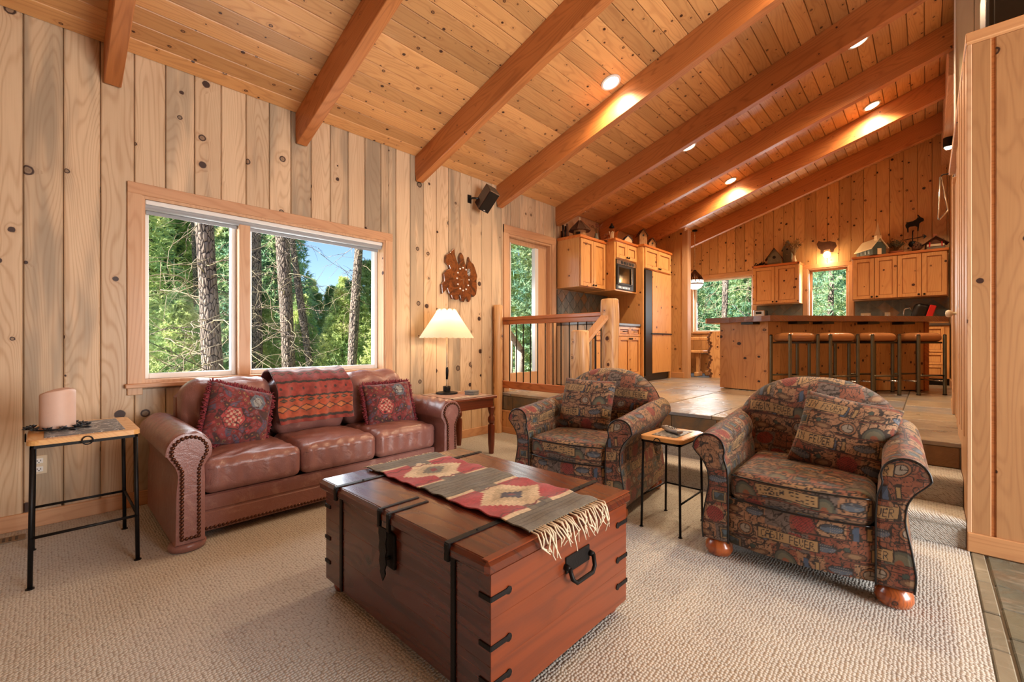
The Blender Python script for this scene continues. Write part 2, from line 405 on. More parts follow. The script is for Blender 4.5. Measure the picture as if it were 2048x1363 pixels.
# entry floor of slate beside the carpet
ef = MB().box(.172, 3.4, -3.2, 3.5, -.12, -.015).build('floor_entry', M['grout']); struct(ef)
ys = [3.49, 3.096, 2.762, 2.45, 2.14, 1.82, 1.5, 1.18, .86, .5, .1, -.3]
for a, b in zip(ys, ys[1:]):
    MB().box(.176, .226, b + .004, a - .004, -.03, rnd.uniform(-.003, .001), .004).build('border_tile', M['slate_border'], ef)
for i in range(5):
    y = 3.485 + rnd.uniform(-.01, 0)
    while y > -.6:
        h = rnd.uniform(.22, .4); x0 = .236 + i * .33
        MB().box(x0, x0 + .322, max(y - h, -1) + .008, y, -.03, rnd.uniform(-.003, .002), .005).build('slate_tile', M['slate_entry'], ef)
        y -= h

# ---- the two carpeted steps and the stone riser of the kitchen platform
def step_poly(y0, zb, zt, yb):
    p = [(yb, zb), (y0, zb), (y0, zt - .05)]
    for k in range(9):
        t = -pi / 2 - k * pi / 8 + (pi / 2 if False else 0)
        p.append((y0 + .008 + .028 * cos(-pi / 2 - k * pi / 8), zt - .028 + .028 * sin(-pi / 2 - k * pi / 8)))
    return p + [(yb, zt)]
STX = -2.36
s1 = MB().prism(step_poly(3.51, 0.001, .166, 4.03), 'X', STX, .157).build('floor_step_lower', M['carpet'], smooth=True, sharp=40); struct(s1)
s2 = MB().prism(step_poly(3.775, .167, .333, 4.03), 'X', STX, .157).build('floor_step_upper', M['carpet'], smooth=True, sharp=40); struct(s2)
pf = MB().box(WX, .17, 4.05, 4.2, 0, .48).build('wall_platform', M['grout']); struct(pf)
x = WX + .01
while x < .15:
    w = min(rnd.uniform(.22, .42), .16 - x)
    if w < .06: break
    zb = .334 if x + w / 2 > STX else .29
    MB().box(x, x + w - .006, 4.036, 4.06, zb, .468, .004).build('riser_stone', M['slate_riser'], pf)
    x += w
wc = MB().box(WX, STX - .1, 4.04, 4.06, 0, .285).build('wall_wainscot', M['trim_pine_x']); struct(wc)
x = WX
while x < STX - .12:
    MB().box(x + .001, min(x + .149, STX - .1), 4.02, 4.04, .07, .262, .004).build('board', M['kitchen_pine'], wc); x += .15
MB().box(WX, STX - .1, 4.01, 4.045, .262, .286, .004).build('cap_rail', M['trim_pine_x'], wc)
MB().box(WX, STX - .1, 4.008, 4.03, 0, .075, .004).build('base_rail', M['trim_pine_x'], wc)

def frame(m, ax, d0, d1, a0, a1, b0, b1, sl, sr, sb, st, c=0):
    """four non-overlapping bars of a frame; ax is the axis across the wall"""
    for p, q, u, v in ((a0, a0 + sl, b0, b1), (a1 - sr, a1, b0, b1), (a0 + sl, a1 - sr, b0, b0 + sb), (a0 + sl, a1 - sr, b1 - st, b1)):
        if q - p > 1e-4 and v - u > 1e-4: m.box(*((d0, d1, p, q) if ax == 'X' else (p, q, d0, d1)), u, v, c)
    return m
# ---- left wall
W1 = (.467, 2.393, .86, 2.19); D1 = (4.2, 5.15, KF, 2.6)
b = MB()
for r in cut(-3.2, 8.0, -.12, 3.3, [W1, D1]): b.box(-4.25, -4.071, *r)
wl = struct(b.build('wall_left', M['trim_pine']))
k = -8
while True:
    y0 = -.095 + .1745 * k; y1 = y0 + .1745; k += 1
    if y0 > 5.25: break
    for r in cut(y0 + .0022, min(y1 - .0022, 5.26), .0 if y1 < 4.04 else .0, ZW + .02, [(W1[0] - .04, W1[1] + .04, W1[2] - .04, W1[3] + .04), (D1[0] - .04, D1[1] + .04, -1, D1[3] + .06)]):
        MB().box(-4.08, -4.05, *r, .006).build('board', M['wall_pine'], wl)
bb = MB().box(-4.05, -4.032, -3.2, 4.0, 0, .1, .004).build('baseboard_left', M['trim_pine_y']); struct(bb)

# ---- big window
w1 = struct(frame(MB(), 'X', -4.25, -4.045, *W1, .02, .02, .02, .02).build('window_1', M['trim_pine']))
for nm, r in (('trim', (W1[0] - .078, W1[0] + .004, W1[2] - .08, W1[3] + .078)), ('trim', (W1[1] - .004, W1[1] + .078, W1[2] - .08, W1[3] + .078))):
    MB().box(-4.052, -4.03, *r, .003).build('casing', M['trim_pine'], w1)
MB().box(-4.052, -4.028, W1[0] - .078, W1[1] + .078, W1[3], W1[3] + .08, .003).build('head_casing', M['trim_pine_y'], w1)
MB().box(-4.052, -4.0, W1[0] - .09, W1[1] + .09, W1[2] - .03, W1[2], .004).build('window_sill', M['trim_pine_y'], w1)
MB().box(-4.19, -4.08, 1.085, 1.165, W1[2] + .02, W1[3] - .02, .003).build('mullion', M['trim_pine'], w1)
for y0, y1 in ((W1[0] + .02, 1.085), (1.165, W1[1] - .02)):
    f = frame(MB(), 'X', -4.235, -4.165, y0, y1, W1[2] + .02, W1[3] - .02, .035, .035, .04, .04, .004)
    s = f.build('sash', M['white_vinyl'], w1)
    MB().box(-4.203, -4.197, y0 + .03, y1 - .03, W1[2] + .05, W1[3] - .05).build('pane', M['glass'], s)
bl = thing('roller_blind', 'rolled-up grey roller blind across the top of the big picture window', 'blind', (-4.1, .49, 2.13))
MB().cyl((0, 0, 0), (0, 1.88, 0), .027, n=16).build('roller', M['blind'], bl, True, 40)
MB().box(-.03, .04, 0, 1.88, .008, .039, .004).build('head_rail', M['white_vinyl'], bl)
MB().box(-.036, -.028, .01, 1.87, -.05, 0, .002).build('hem_bar', M['blind'], bl)

# ---- glazed door to the deck
d1 = struct(frame(MB(), 'X', -4.25, -4.045, *D1, .035, .035, 0, .035).build('door_1', M['trim_pine']))
MB().box(-4.052, -4.028, D1[0] - .08, D1[0] + .012, KF, D1[3] + .1, .004).build('casing', M['trim_pine'], d1)
MB().box(-4.052, -4.028, D1[1] - .012, D1[1] + .09, KF, D1[3] + .1, .004).build('casing', M['trim_pine'], d1)
MB().box(-4.052, -4.026, D1[0] - .08, D1[1] + .09, D1[3] - .01, D1[3] + .1, .004).build('head_casing', M['trim_pine_y'], d1)
a0, a1 = D1[0] + .037, D1[1] - .037; z0, z1 = KF + .03, D1[3] - .037
f = frame(MB(), 'X', -4.16, -4.115, a0, a1, z0, z1, .085, .2, .2, .06, .004)
lf = f.build('door_leaf', M['trim_pine'], d1)
f = MB()
for r in ((a0 + .085, a0 + .1, z0 + .2, z1 - .06), (a1 - .27, a1 - .2, z0 + .2, z1 - .06)): f.box(-4.175, -4.11, *r)
f.build('glazing_frame', M['white_vinyl'], lf)
MB().box(-4.14, -4.134, a0 + .08, a1 - .2, z0 + .19, z1 - .05).build('pane', M['glass'], lf)
MB().lathe([(.001, 0), (.026, .002), (.03, .02), (.02, .035), (.001, .037)], 14, (0, 0, 0)).build('door_knob', M['steel'], lf, True, loc=(-4.11, a1 - .07, 1.5)).rotation_euler = (0, pi / 2, 0)

# ---- ceiling: deck, planks, beams
cl = MB().prism([(-5.0, zc(-5.0) + .026), (.32, zc(.32) + .026), (.32, zc(.32) + .2), (-5.0, zc(-5) + .2)], 'Y', -3.2, 10.6).build('ceiling', M['ceiling_pine']); struct(cl)  # slab runs past the left wall as an unseen eave, added to block sun
BY = [-.973, .27, 1.513, 2.756, 3.999, 5.242, 6.47, 7.66, 8.9]; BW = .088
x = -4.05
while x < .3:
    xb = min(x + .13, .32)
    e = .006
    poly = [(x + .0022, zc(x) + .027), (x + .0022, zc(x) + e), (x + e, zc(x + e)), (xb - e, zc(xb - e)), (xb - .0022, zc(xb) + e), (xb - .0022, zc(xb) + .027)]
    br = sorted(rnd.sample(BY[1:], 2)); br = [-3.2] + [q + BW / 2 for q in br] + [FY]
    for p, q in zip(br, br[1:]):
        MB().prism(poly, 'Y', p + .0005, q - .0005).build('plank', M['ceiling_pine'], cl)
    x = xb
for i, y in enumerate(BY):
    o = MB().box(-.06, 4.37 / cos(TH), 0, BW, -.285 * cos(TH), 0, .004).build('ceiling_beam', M['beam_fir'], loc=(-4.05, y, zc(-4.05)))
    o.rotation_euler = (0, -TH, 0); struct(o)
cr = MB().prism([(.32, zc(.32) + .03), (3.5, zc(.32) - .95), (3.5, zc(.32) - .8), (.32, zc(.32) + .18)], 'Y', -3.2, 10.6).build('ceiling_far_slope', M['ceiling_pine']); struct(cr)

# ---- recessed lights in the ceiling
def can(x, y, label):
    t = thing('recessed_light', label, 'light', (x, y, zc(x) - .002), 0, 'recessed ceiling lights'); t.rotation_euler = (0, -TH, 0)
    MB().lathe([(.098, 0), (.098, -.006), (.09, -.01), (.078, -.009), (.076, .0), (.072, .0), (.072, 0)], 28).build('trim_ring', M['white_vinyl'], t, True, 40)
    MB().lathe([(.0755, -.0035), (.05, -.012), (.001, -.015)], 24).build('lens', M['lamp_glow'], t, True)
    d = bpy.data.lights.new('recessed_bulb', 'SPOT'); d.energy = 110 if y < 5 else 175; d.spot_size = radians(150); d.spot_blend = .8; d.color = (1, .74, .46); d.shadow_soft_size = .07
    o = bpy.data.objects.new('recessed_bulb', d); C.objects.link(o); o.parent = t; o.location = (0, 0, -.06); o.rotation_euler = (0, TH, 0)
can(-2.28, 3.845, 'recessed ceiling light in the planked bay above the armchairs')
can(-.52, 3.845, 'recessed ceiling light in the planked bay above the carpeted steps')
can(-2.28, 5.8, 'recessed ceiling light on the low side of the bay over the platform')
can(-.52, 5.79, 'recessed ceiling light on the high side of the bay over the platform')
can(-2.28, 7.495, 'recessed ceiling light beside the far bright beam, near the fridge')
can(-.53, 7.49, 'recessed ceiling light beside the far bright beam, above the bar stools')

# ---- far gable wall of the kitchen
W2 = (-3.8, -2.58, 1.36, 2.53); W3 = (-1.64, -1.02, 1.4, 2.53)
b = MB()
for x0, x1, z0, z1 in cut(-5.0, .4, .38, 2.85, [W2, W3]): b.box(x0, x1, FY + .02, FY + .16, z0, z1)
b.prism([(-5.0, 2.85), (.4, 2.85), (.4, zc(.4) + .1), (-5.0, zc(-5) + .1)], 'Y', FY + .02, FY + .16)
wf = struct(b.build('wall_far', M['trim_pine']))
x = -5.0
while x < .25:
    xb = min(x + .1745, .26)
    for x0, x1, z0, z1 in cut(x + .0025, xb - .0025, KF, 9, [(W2[0] - .04, W2[1] + .04, W2[2] - .04, W2[3] + .04), (W3[0] - .04, W3[1] + .04, W3[2] - .04, W3[3] + .04)]):
        if z1 > 5:
            e = .005; P = [(x0, FY), (x0 + e, FY - .0), (x1 - e, FY), (x1, FY)]
            m = MB(); V = []
            for (xx, yy) in ((x0, FY + .024), (x0, FY + e), (x0 + e, FY), (x1 - e, FY), (x1, FY + e), (x1, FY + .024)):
                V += [(xx, yy, z0), (xx, yy, zc(xx) + .012)]
            m.add(V, [(0, 2, 4, 6, 8, 10)[::-1], (1, 3, 5, 7, 9, 11)] + [(2 * i, 2 * i + 1, 2 * i + 3, 2 * i + 2) for i in range(5)] + [(10, 11, 1, 0)])
        else: m = MB().box(x0, x1, FY, FY + .024, z0, z1, .005)
        m.build('board', M['kitchen_pine'], wf)
    x = xb
def far_window(name, W, mat_frame):
    w = struct(frame(MB(), 'Y', FY - .004, FY + .16, *W, .02, .02, .02, .02).build(name, M['trim_pine']))
    for r in ((W[0] - .075, W[0] + .004, W[2] - .07, W[3] + .075), (W[1] - .004, W[1] + .075, W[2] - .07, W[3] + .075)): MB().box(r[0], r[1], FY - .02, FY + .005, r[2], r[3], .003).build('casing', M['trim_pine'], w)
    MB().box(W[0] - .075, W[1] + .075, FY - .022, FY + .005, W[3], W[3] + .078, .003).build('head_casing', M['trim_pine_x'], w)
    MB().box(W[0] - .08, W[1] + .08, FY - .05, FY + .01, W[2] - .025, W[2] + .002, .003).build('window_sill', M['trim_pine_x'], w)
    f = frame(MB(), 'Y', FY + .09, FY + .14, W[0] + .02, W[1] - .02, W[2] + .02, W[3] - .02, .04, .03, .03, .03, .003)
    s = f.build('sash', mat_frame, w)
    MB().box(W[0] + .05, W[1] - .045, FY + .112, FY + .118, W[2] + .045, W[3] - .045).build('pane', M['glass'], s)
far_window('window_2', W2, M['white_vinyl']); far_window('window_3', W3, M['trim_pine'])

# ---- stub wall between the fridge and the dining nook
sw = struct(MB().prism([(WX - .1, KF), (-3.235, KF), (-3.235, zc(-3.235) + .02), (WX - .1, zc(WX - .1) + .02)], 'Y', 7.965, 8.07).build('wall_stub', M['kitchen_pine']))
for i in range(5):
    x0 = WX + .165 * i; x1 = x0 + .164
    MB().prism([(x0, KF), (x1, KF), (x1, zc(x1) + .01), (x0, zc(x0) + .01)], 'Y', 7.945, 7.966).build('board', M['kitchen_pine'], sw)
MB().prism([(-3.235, KF), (-3.135, KF), (-3.135, zc(-3.135) - .28), (-3.235, zc(-3.235) - .28)], 'Y', 7.93, 8.08).build('end_post', M['trim_pine'], sw)
MB().box(WX, -3.2, 7.915, 7.946, KF, KF + .1, .004).build('base_rail', M['trim_pine_x'], sw)
nw = struct(MB().box(-5.1, -5.0, 8.0, FY + .16, .38, 3.0).box(-5.0, WX - .05, 7.98, 8.07, .38, 3.1).build('wall_nook', M['kitchen_pine']))

# ---- enclosure with a flat top on the right, its front panel facing the room
en = struct(MB().box(.18, 3.4, 3.52, 3.6, -.1, 2.78).box(.2, .3, 3.6, 6.1, 0, 2.78).box(.3, 3.4, 6.02, 6.1, .4, 2.78).build('wall_right_front', M['trim_pine']))
xs = [.178, .268, .62, .98, 1.34, 1.7, 2.06, 2.42]
for i, (a, c) in enumerate(zip(xs, xs[1:])):
    gap = .015
    MB().box(a, c - gap, 3.498, 3.525, .1, 2.79, .004).build('board', M['panel_pine'], en)
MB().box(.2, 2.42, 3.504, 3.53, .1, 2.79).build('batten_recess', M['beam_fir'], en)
MB().box(.16, .18, 3.495, 4.46, 0, 2.79, .003).build('corner_board', M['trim_pine'], en)
MB().box(.161, 2.42, 3.483, 3.5, 0, .105, .004).build('base_rail', M['trim_pine_x'], en)
MB().box(.155, 3.4, 3.47, 6.1, 2.79, 2.845, .004).build('top_cap', M['trim_pine_x'], en)
for y in (3.68, 3.95, 4.2):
    MB().box(.155, .165, y, y + .1, .6, 2.79, .003).build('side_batten', M['trim_pine'], en)
d2 = struct(MB().box(.182, .215, 4.9, 5.62, KF, 2.55).build('door_2', M['panel_pine']))
MB().box(.168, .2, 4.77, 4.9, KF, 2.64, .004).build('casing', M['trim_pine'], d2)
MB().box(.166, .2, 5.62, 5.74, KF, 2.64, .004).build('casing', M['trim_pine'], d2)
kb = MB().lathe([(.001, 0), (.03, 0), (.03, .006), (.011, .012), (.011, .03), (.026, .042), (.03, .058), (.022, .072), (.001, .076)], 16).build('door_knob', M['tan_vinyl'], d2, True, loc=(.182, 4.98, 1.38)); kb.rotation_euler = (0, -pi / 2, 0)
tr = struct(MB().box(.17, .2, 5.74, 6.1, KF, KF + .1, .003).build('baseboard_right', M['trim_pine_y']))
# tall pale wall rising behind the enclosure top, and kitchen right wall under the ridge soffit
lw = struct(MB().box(.2, 3.4, 6.1, 6.22, 2.0, 4.6).build('wall_loft', M['pale_paint']))
for i, (a, c) in enumerate(zip([.2, .33, .52, .72], [.33, .52, .72, .95])): MB().box(a + .001, c - .003, 6.085, 6.105, 2.845, zc(.2) - .02, .004).build('board', M['pale_paint'], lw)
MB().box(.192, .206, 6.075, 6.12, 2.4, zc(.19) - .01, .002).build('corner_strip', M['white_vinyl'], lw)
wr = struct(MB().box(.26, .4, 6.2, FY + .1, .38, 4.0).build('wall_right_kitchen', M['kitchen_pine']))
MB().box(.245, .262, 6.25, FY, KF, KF + .1).build('base_rail', M['trim_pine_y'], wr)
rs = struct(MB().box(.165, .6, 6.6, FY, 3.985, zc(.165) + .02, .004).build('trim_ridge_soffit', M['trim_pine_y']))

# ---- unseen sides of the room, with glass doors added to carry the fill light
b = MB()
for y0, y1, z0, z1 in cut(-3.2, 3.52, -.12, 3.6, [(1.1, 3.3, .05, 2.5)]): b.box(3.4, 3.52, y0, y1, z0, z1)
struct(b.build('wall_right', M['wall_pine']))
b = MB()
for y0, y1 in ((1.1, 2.2), (2.2, 3.3)): frame(b, 'X', 3.42, 3.48, y0, y1, .05, 2.5, .09, .09, .17, .1)
gd = struct(b.build('door_added', M['white_vinyl']))
MB().box(3.446, 3.452, 1.15, 3.25, .2, 2.42).build('pane', M['glass'], gd)
b = MB()
for x0, x1, z0, z1 in cut(-4.25, 3.52, -.12, 3.1, []): b.box(x0, x1, -3.32, -3.2, z0, z1)
b.prism([(-4.25, 3.1), (3.52, 3.1), (3.52, 3.7), (.32, zc(.32) + .1), (-4.25, zc(-4.25) + .1)], 'Y', -3.32, -3.2)
struct(b.build('wall_back', M['wall_pine']))
# ================================================================== LIVING ROOM
# ---- numpy shape helpers
def weld(V, Q, dec=5):
    k = np.round(V, dec); _, i, inv = np.unique(k, axis=0, return_index=True, return_inverse=True); inv = inv.reshape(-1)
    return V[i], inv[Q], i
def rbox(hx, hy, hz, r, n=14):
    """rounded box, points and quads"""
    t = np.linspace(-1, 1, n); A, B = np.meshgrid(t, t, indexing='ij'); Vs = []; Qs = []; o = 0
    for ax in range(3):
        for sg in (-1, 1):
            P = np.zeros((n, n, 3)); P[..., ax] = sg; P[..., (ax + 1) % 3] = A if sg > 0 else B; P[..., (ax + 2) % 3] = B if sg > 0 else A
            v, q = numgrid(P); Vs.append(v); Qs.append(q + o); o += len(v)
    V = np.concatenate(Vs).astype(float); Q = np.concatenate(Qs); V, Q, _ = weld(V, Q)
    h = np.array([hx, hy, hz]); p = V * h; inn = np.clip(p, -(h - r), h - r); d = p - inn
    L = np.linalg.norm(d, axis=1, keepdims=True); L[L == 0] = 1
    return inn + d / L * r, Q, V
def hash1(*a):
    s = np.zeros_like(np.asarray(a[0], float))
    for i, x in enumerate(a): s = s + np.asarray(x, float) * (12.9898, 78.233, 37.719, 4.581)[i]
    return np.modf(np.abs(np.sin(s) * 43758.5453))[0]
def vnoise(x, y, sd=0):
    xi, yi = np.floor(x), np.floor(y); fx, fy = x - xi, y - yi; fx = fx * fx * (3 - 2 * fx); fy = fy * fy * (3 - 2 * fy)
    h = lambda a, b: hash1(a, b, sd + np.zeros_like(a))
    return (h(xi, yi) * (1 - fx) + h(xi + 1, yi) * fx) * (1 - fy) + (h(xi, yi + 1) * (1 - fx) + h(xi + 1, yi + 1) * fx) * fy
L3 = lambda r, g, b: np.array(lin(r, g, b)[:3])
FONT = {'C': '01110 10001 10000 10000 10000 10001 01110', 'A': '01110 10001 10001 11111 10001 10001 10001', 'B': '11110 10001 10001 11110 10001 10001 11110',
        'I': '01110 00100 00100 00100 00100 00100 01110', 'N': '10001 11001 10101 10101 10011 10001 10001', 'F': '11111 10000 10000 11110 10000 10000 10000',
        'E': '11111 10000 10000 11110 10000 10000 11111', 'V': '10001 10001 10001 10001 10001 01010 00100', 'R': '11110 10001 10001 11110 10100 10010 10001', ' ': '00000 ' * 7}
def text_bits(s):
    rows = [''.join(FONT[c].split()[r] + '0' for c in s) for r in range(7)]
    return np.array([[int(c) for c in r] for r in rows])
BITS = text_bits('CABIN FEVER')

def tapestry(u, v):
    """lodge print of the armchairs: shelves of fish, ducks, clocks, frames, berries and banners; u, v in metres"""
    u = np.asarray(u, float); v = np.asarray(v, float); cw, ch = .108, .094
    v = v + .022 * (vnoise(u * 7, v * 3, 21) - .5) * 2; u = u + .02 * (vnoise(u * 4, v * 9, 22) - .5) * 2; ri = np.floor(v / ch); uo = u + hash1(ri, ri * 3 + 1) * 1.7; ci = np.floor(uo / cw)
    x = uo / cw - ci - .5; y = v / ch - ri - .5
    h = hash1(ci, ri, 3 + 0 * ci); h2 = hash1(ci + 9, ri, 5 + 0 * ci)
    pal = np.array([L3(178, 132, 98), L3(160, 96, 70), L3(184, 142, 108), L3(150, 78, 56), L3(128, 112, 104)])
    col = pal[(h2 * 4.99).astype(int)].copy()
    n = vnoise(u * 90, v * 90); col *= (.75 + .5 * n)[:, None]
    dark = L3(38, 24, 22)
    def put(m, c): col[m] = c
    # scribbled twigs and rods everywhere
    w = np.abs(np.sin(u * 46 + 5 * vnoise(u * 14, v * 14, 2) * 3) + np.sin(v * 61 + 4 * vnoise(u * 17, v * 11, 4) * 3))
    put(w < .13, dark * 1.5)
    w2 = np.abs(vnoise(u * 30, v * 42, 8) - .5); put(w2 < .036, dark); w3 = np.abs(vnoise(u * 52, v * 36, 6) - .5); put(w3 < .028, dark * 1.2)
    # shelf boards
    hs_ = hash1(ci + 3, ri, 17 + 0 * ci) > .35; put(hs_ & (y < -.40), L3(132, 70, 48)); put(hs_ & (np.abs(y + .40) < .03), dark); put(hs_ & (y < -.475), dark)
    m = lambda a, b: (h >= a) & (h < b)
    # framed picture
    k = m(0, .15); q = np.maximum(np.abs(x) / .36, np.abs(y - .02) / .32)
    put(k & (q < 1), dark); put(k & (q < .86), L3(156, 128, 92)); put(k & (q < .68), dark); put(k & (q < .6), np.array(L3(86, 110, 122)))
    put(k & (q < .6) & (y < .05 + .12 * np.sin(x * 14)), L3(52, 72, 74))
    # fish
    k = m(.15, .31); e = (x / .40) ** 2 + ((y - .02) / .2) ** 2; tail = (x > .26) & (np.abs(y - .02) < (x - .22) * 1.1) & (x < .45)
    put(k & (np.maximum(-e + 1.25, 0) > 0), dark); put(k & tail, dark)
    put(k & (e < 1), L3(98, 112, 128)); put(k & (e < 1) & (y > .06), L3(52, 66, 84)); put(k & (e < 1) & (np.abs(np.sin(x * 40) * np.sin(y * 50)) > .8), L3(158, 150, 140))
    # round clock
    k = m(.31, .43); rr = np.hypot(x * 1.05, y - .02)
    put(k & (rr < .38), dark); put(k & (rr < .33), L3(170, 118, 82)); put(k & (rr < .26), dark); put(k & (rr < .22), L3(176, 162, 144))
    put(k & (rr < .22) & ((np.abs(x) < .02) & (y > 0) | (np.abs(y - .02) < .02) & (x > 0)), dark)
    # duck
    k = m(.43, .56); e = (x / .36) ** 2 + ((y + .14) / .17) ** 2; hd = ((x + .22) / .1) ** 2 + ((y - .14) / .11) ** 2
    nk = (np.abs(x + .24) < .07) & (y > -.1) & (y < .14); bl = (x < -.28) & (x > -.42) & (np.abs(y - .13) < .035)
    put(k & ((e < 1.3) | (hd < 1.4) | nk | bl), dark); put(k & (e < 1), L3(124, 84, 58)); put(k & (hd < 1), L3(60, 84, 78)); put(k & (e < .35), L3(168, 134, 100))
    # red berries
    k = m(.56, .67); g = (np.sin(u * 520 + 3 * n) * np.sin(v * 480 + 2 * n)) > -.15; e = (x / .42) ** 2 + (y / .42) ** 2
    put(k & (e < 1) & g, L3(170, 62, 54)); put(k & (e < 1) & ~g, L3(104, 34, 34))
    # hill of grey green pots
    k = m(.67, .80); e = (x / .42) ** 2 + ((y + .4) / .62) ** 2
    put(k & (e < 1.25) & (y > -.4), dark); put(k & (e < 1) & (y > -.4), L3(92, 96, 84)); put(k & (e < .6) & (y > -.4), L3(124, 120, 98)); put(k & (e < .12) & (y > -.4), L3(160, 92, 60))
    # blue jug and lantern
    k = m(.80, .93); j = (np.abs(x + .2) < .13 - .05 * np.sin(y * 6)) & (y > -.4) & (y < .3); l = (np.abs(x - .2) < .1) & (y > -.4) & (y < .36)
    put(k & (j | l), dark); put(k & (np.abs(x + .2) < .09) & (y > -.38) & (y < .24), L3(74, 98, 126)); put(k & (np.abs(x - .2) < .06) & (y > -.3) & (y < .2), L3(186, 152, 104))
    # banners with the words
    rb = np.modf(np.abs(ri) / 2)[0] < .25; bi = np.floor(uo / (cw * 4.0)); bx = (uo / (cw * 4.0) - bi) * 4.0; hb = hash1(bi, ri, 11 + 0 * bi)
    k = rb & (bx < 2.35) & (hb > .45) & (y > -.32) & (y < .30)
    put(k, dark); k = k & (bx > .05) & (bx < 2.3) & (y > -.28) & (y < .26); put(k, L3(196, 160, 112))
    cx = np.floor((bx - .17) / 2.02 * BITS.shape[1]).astype(int); cy = np.floor((.20 - y) / .42 * 7).astype(int)
    ok = k & (cx >= 0) & (cx < BITS.shape[1]) & (cy >= 0) & (cy < 7)
    idx = np.where(ok)[0]; on = BITS[cy[idx], cx[idx]] > 0; col[idx[on]] = L3(34, 26, 40)
    return np.clip((col * 1.1) ** 1.12 * .62, 0, 1)

# ---- scroll arm: outline (x, z) and its extrusion along y
def arm_outline(inner, outer, xc, zc_, r, zb, n):
    """closed loop of n points: up the outside, over the roll, down the inside"""
    zo = np.linspace(zb, zc_, 40); xo = np.interp(zo, [p[1] for p in outer], [p[0] for p in outer])
    for _ in range(4): xo[1:-1] = (xo[:-2] + 2 * xo[1:-1] + xo[2:]) / 4
    a = np.linspace(-.1, pi + .35, 60); cxs = xc + r * np.cos(a); czs = zc_ + r * np.sin(a)
    zi = np.linspace(zc_ + r * sin(pi + .35) - .012, zb, 40); xi = np.interp(zi, [p[1] for p in inner][::1], [p[0] for p in inner])
    X = np.concatenate([xo, cxs, xi]); Z = np.concatenate([zo, czs, zi])
    s = np.concatenate([[0], np.cumsum(np.hypot(np.diff(X), np.diff(Z)))]); q = np.linspace(0, s[-1], n)
    return np.interp(q, s, X), np.interp(q, s, Z), q
def scroll_arm(inner, outer, xc, zc_, r, zb, y0, y1, n, m, rise=0, side=1, edge=.012):
    X, Z, q = arm_outline(inner, outer, xc, zc_, r, zb, n)
    cx, cz = X.mean(), Z.mean(); ys = np.linspace(y0, y1, m); P = np.zeros((m, n, 3))
    for i, y in enumerate(ys):
        d = min(y - y0, edge) / edge; k = 1 - .035 * (1 - sqrt(max(0, 1 - (1 - d) ** 2)))
        P[i, :, 0] = side * (cx + (X - cx) * k); P[i, :, 1] = y; P[i, :, 2] = (cz + (Z - cz) * k) + rise * (y - y0) / (y1 - y0) * np.clip((Z - zb) / (zc_ + r - zb), 0, 1) ** 2
    V, Q = numgrid(P, cv=True)
    U = np.stack([np.repeat(ys, n), np.tile(q, m)], 1)
    # front face: fan of rings shrinking to the spine
    k = max(6, n // 9); ring = P[0][:, [0, 2]]; sp = np.stack([side * np.full(n, np.interp(.5, [0, 1], [ring[:, 0].min() * side, ring[:, 0].max() * side])), ring[:, 1]], 1)
    zl = np.clip(ring[:, 1], zb, zc_); sp[:, 1] = zl; ic = (np.interp(zl, [p[1] for p in inner], [p[0] for p in inner]) + np.interp(zl, [p[1] for p in outer], [p[0] for p in outer])) / 2
    sp[:, 0] = side * np.where(zl > zc_ - r, ic * (zc_ - zl) / r + xc * (1 - (zc_ - zl) / r), ic) if r > 0 else side * ic
    F = np.zeros((k, n, 3))
    for i, t in enumerate(np.linspace(0, 1, k)): F[i, :, 0] = ring[:, 0] * (1 - t) + sp[:, 0] * t; F[i, :, 2] = ring[:, 1] * (1 - t) + sp[:, 1] * t; F[i, :, 1] = y0 - .004 * min(1, t * 4)
    V2, Q2 = numgrid(F, cv=True)
    U2 = np.stack([V2[:, 0] + 3.1, V2[:, 2]], 1)
    return np.concatenate([V, V2]), np.concatenate([Q, Q2 + len(V)]), np.concatenate([U, U2])

def pillow_mesh(w, h, t, n, pinch=.06):
    a = np.linspace(-1, 1, n); A, B = np.meshgrid(a, a, indexing='ij')
    k = 1 - pinch * (A ** 2 * (1 - B ** 2) * 0 + (1 - np.abs(A)) * 0) ; ex = (1 - pinch * (1 - A ** 2) * (np.abs(B) ** 3)); ey = (1 - pinch * (1 - B ** 2) * (np.abs(A) ** 3))
    th = t * ((1 - A ** 4) * (1 - B ** 4)) ** .42
    out = []
    for s in (1, -1):
        P = np.stack([A * w / 2 * ey, s * -th / 2, B * h / 2 * ex], -1); out.append(P if s > 0 else P[::-1])
    V1, Q1 = numgrid(out[0]); V2, Q2 = numgrid(out[1]); V = np.concatenate([V1, V2]).astype(float); Q = np.concatenate([Q1, Q2 + len(V1)])
    V, Q, i = weld(V, Q, 4); return V, Q

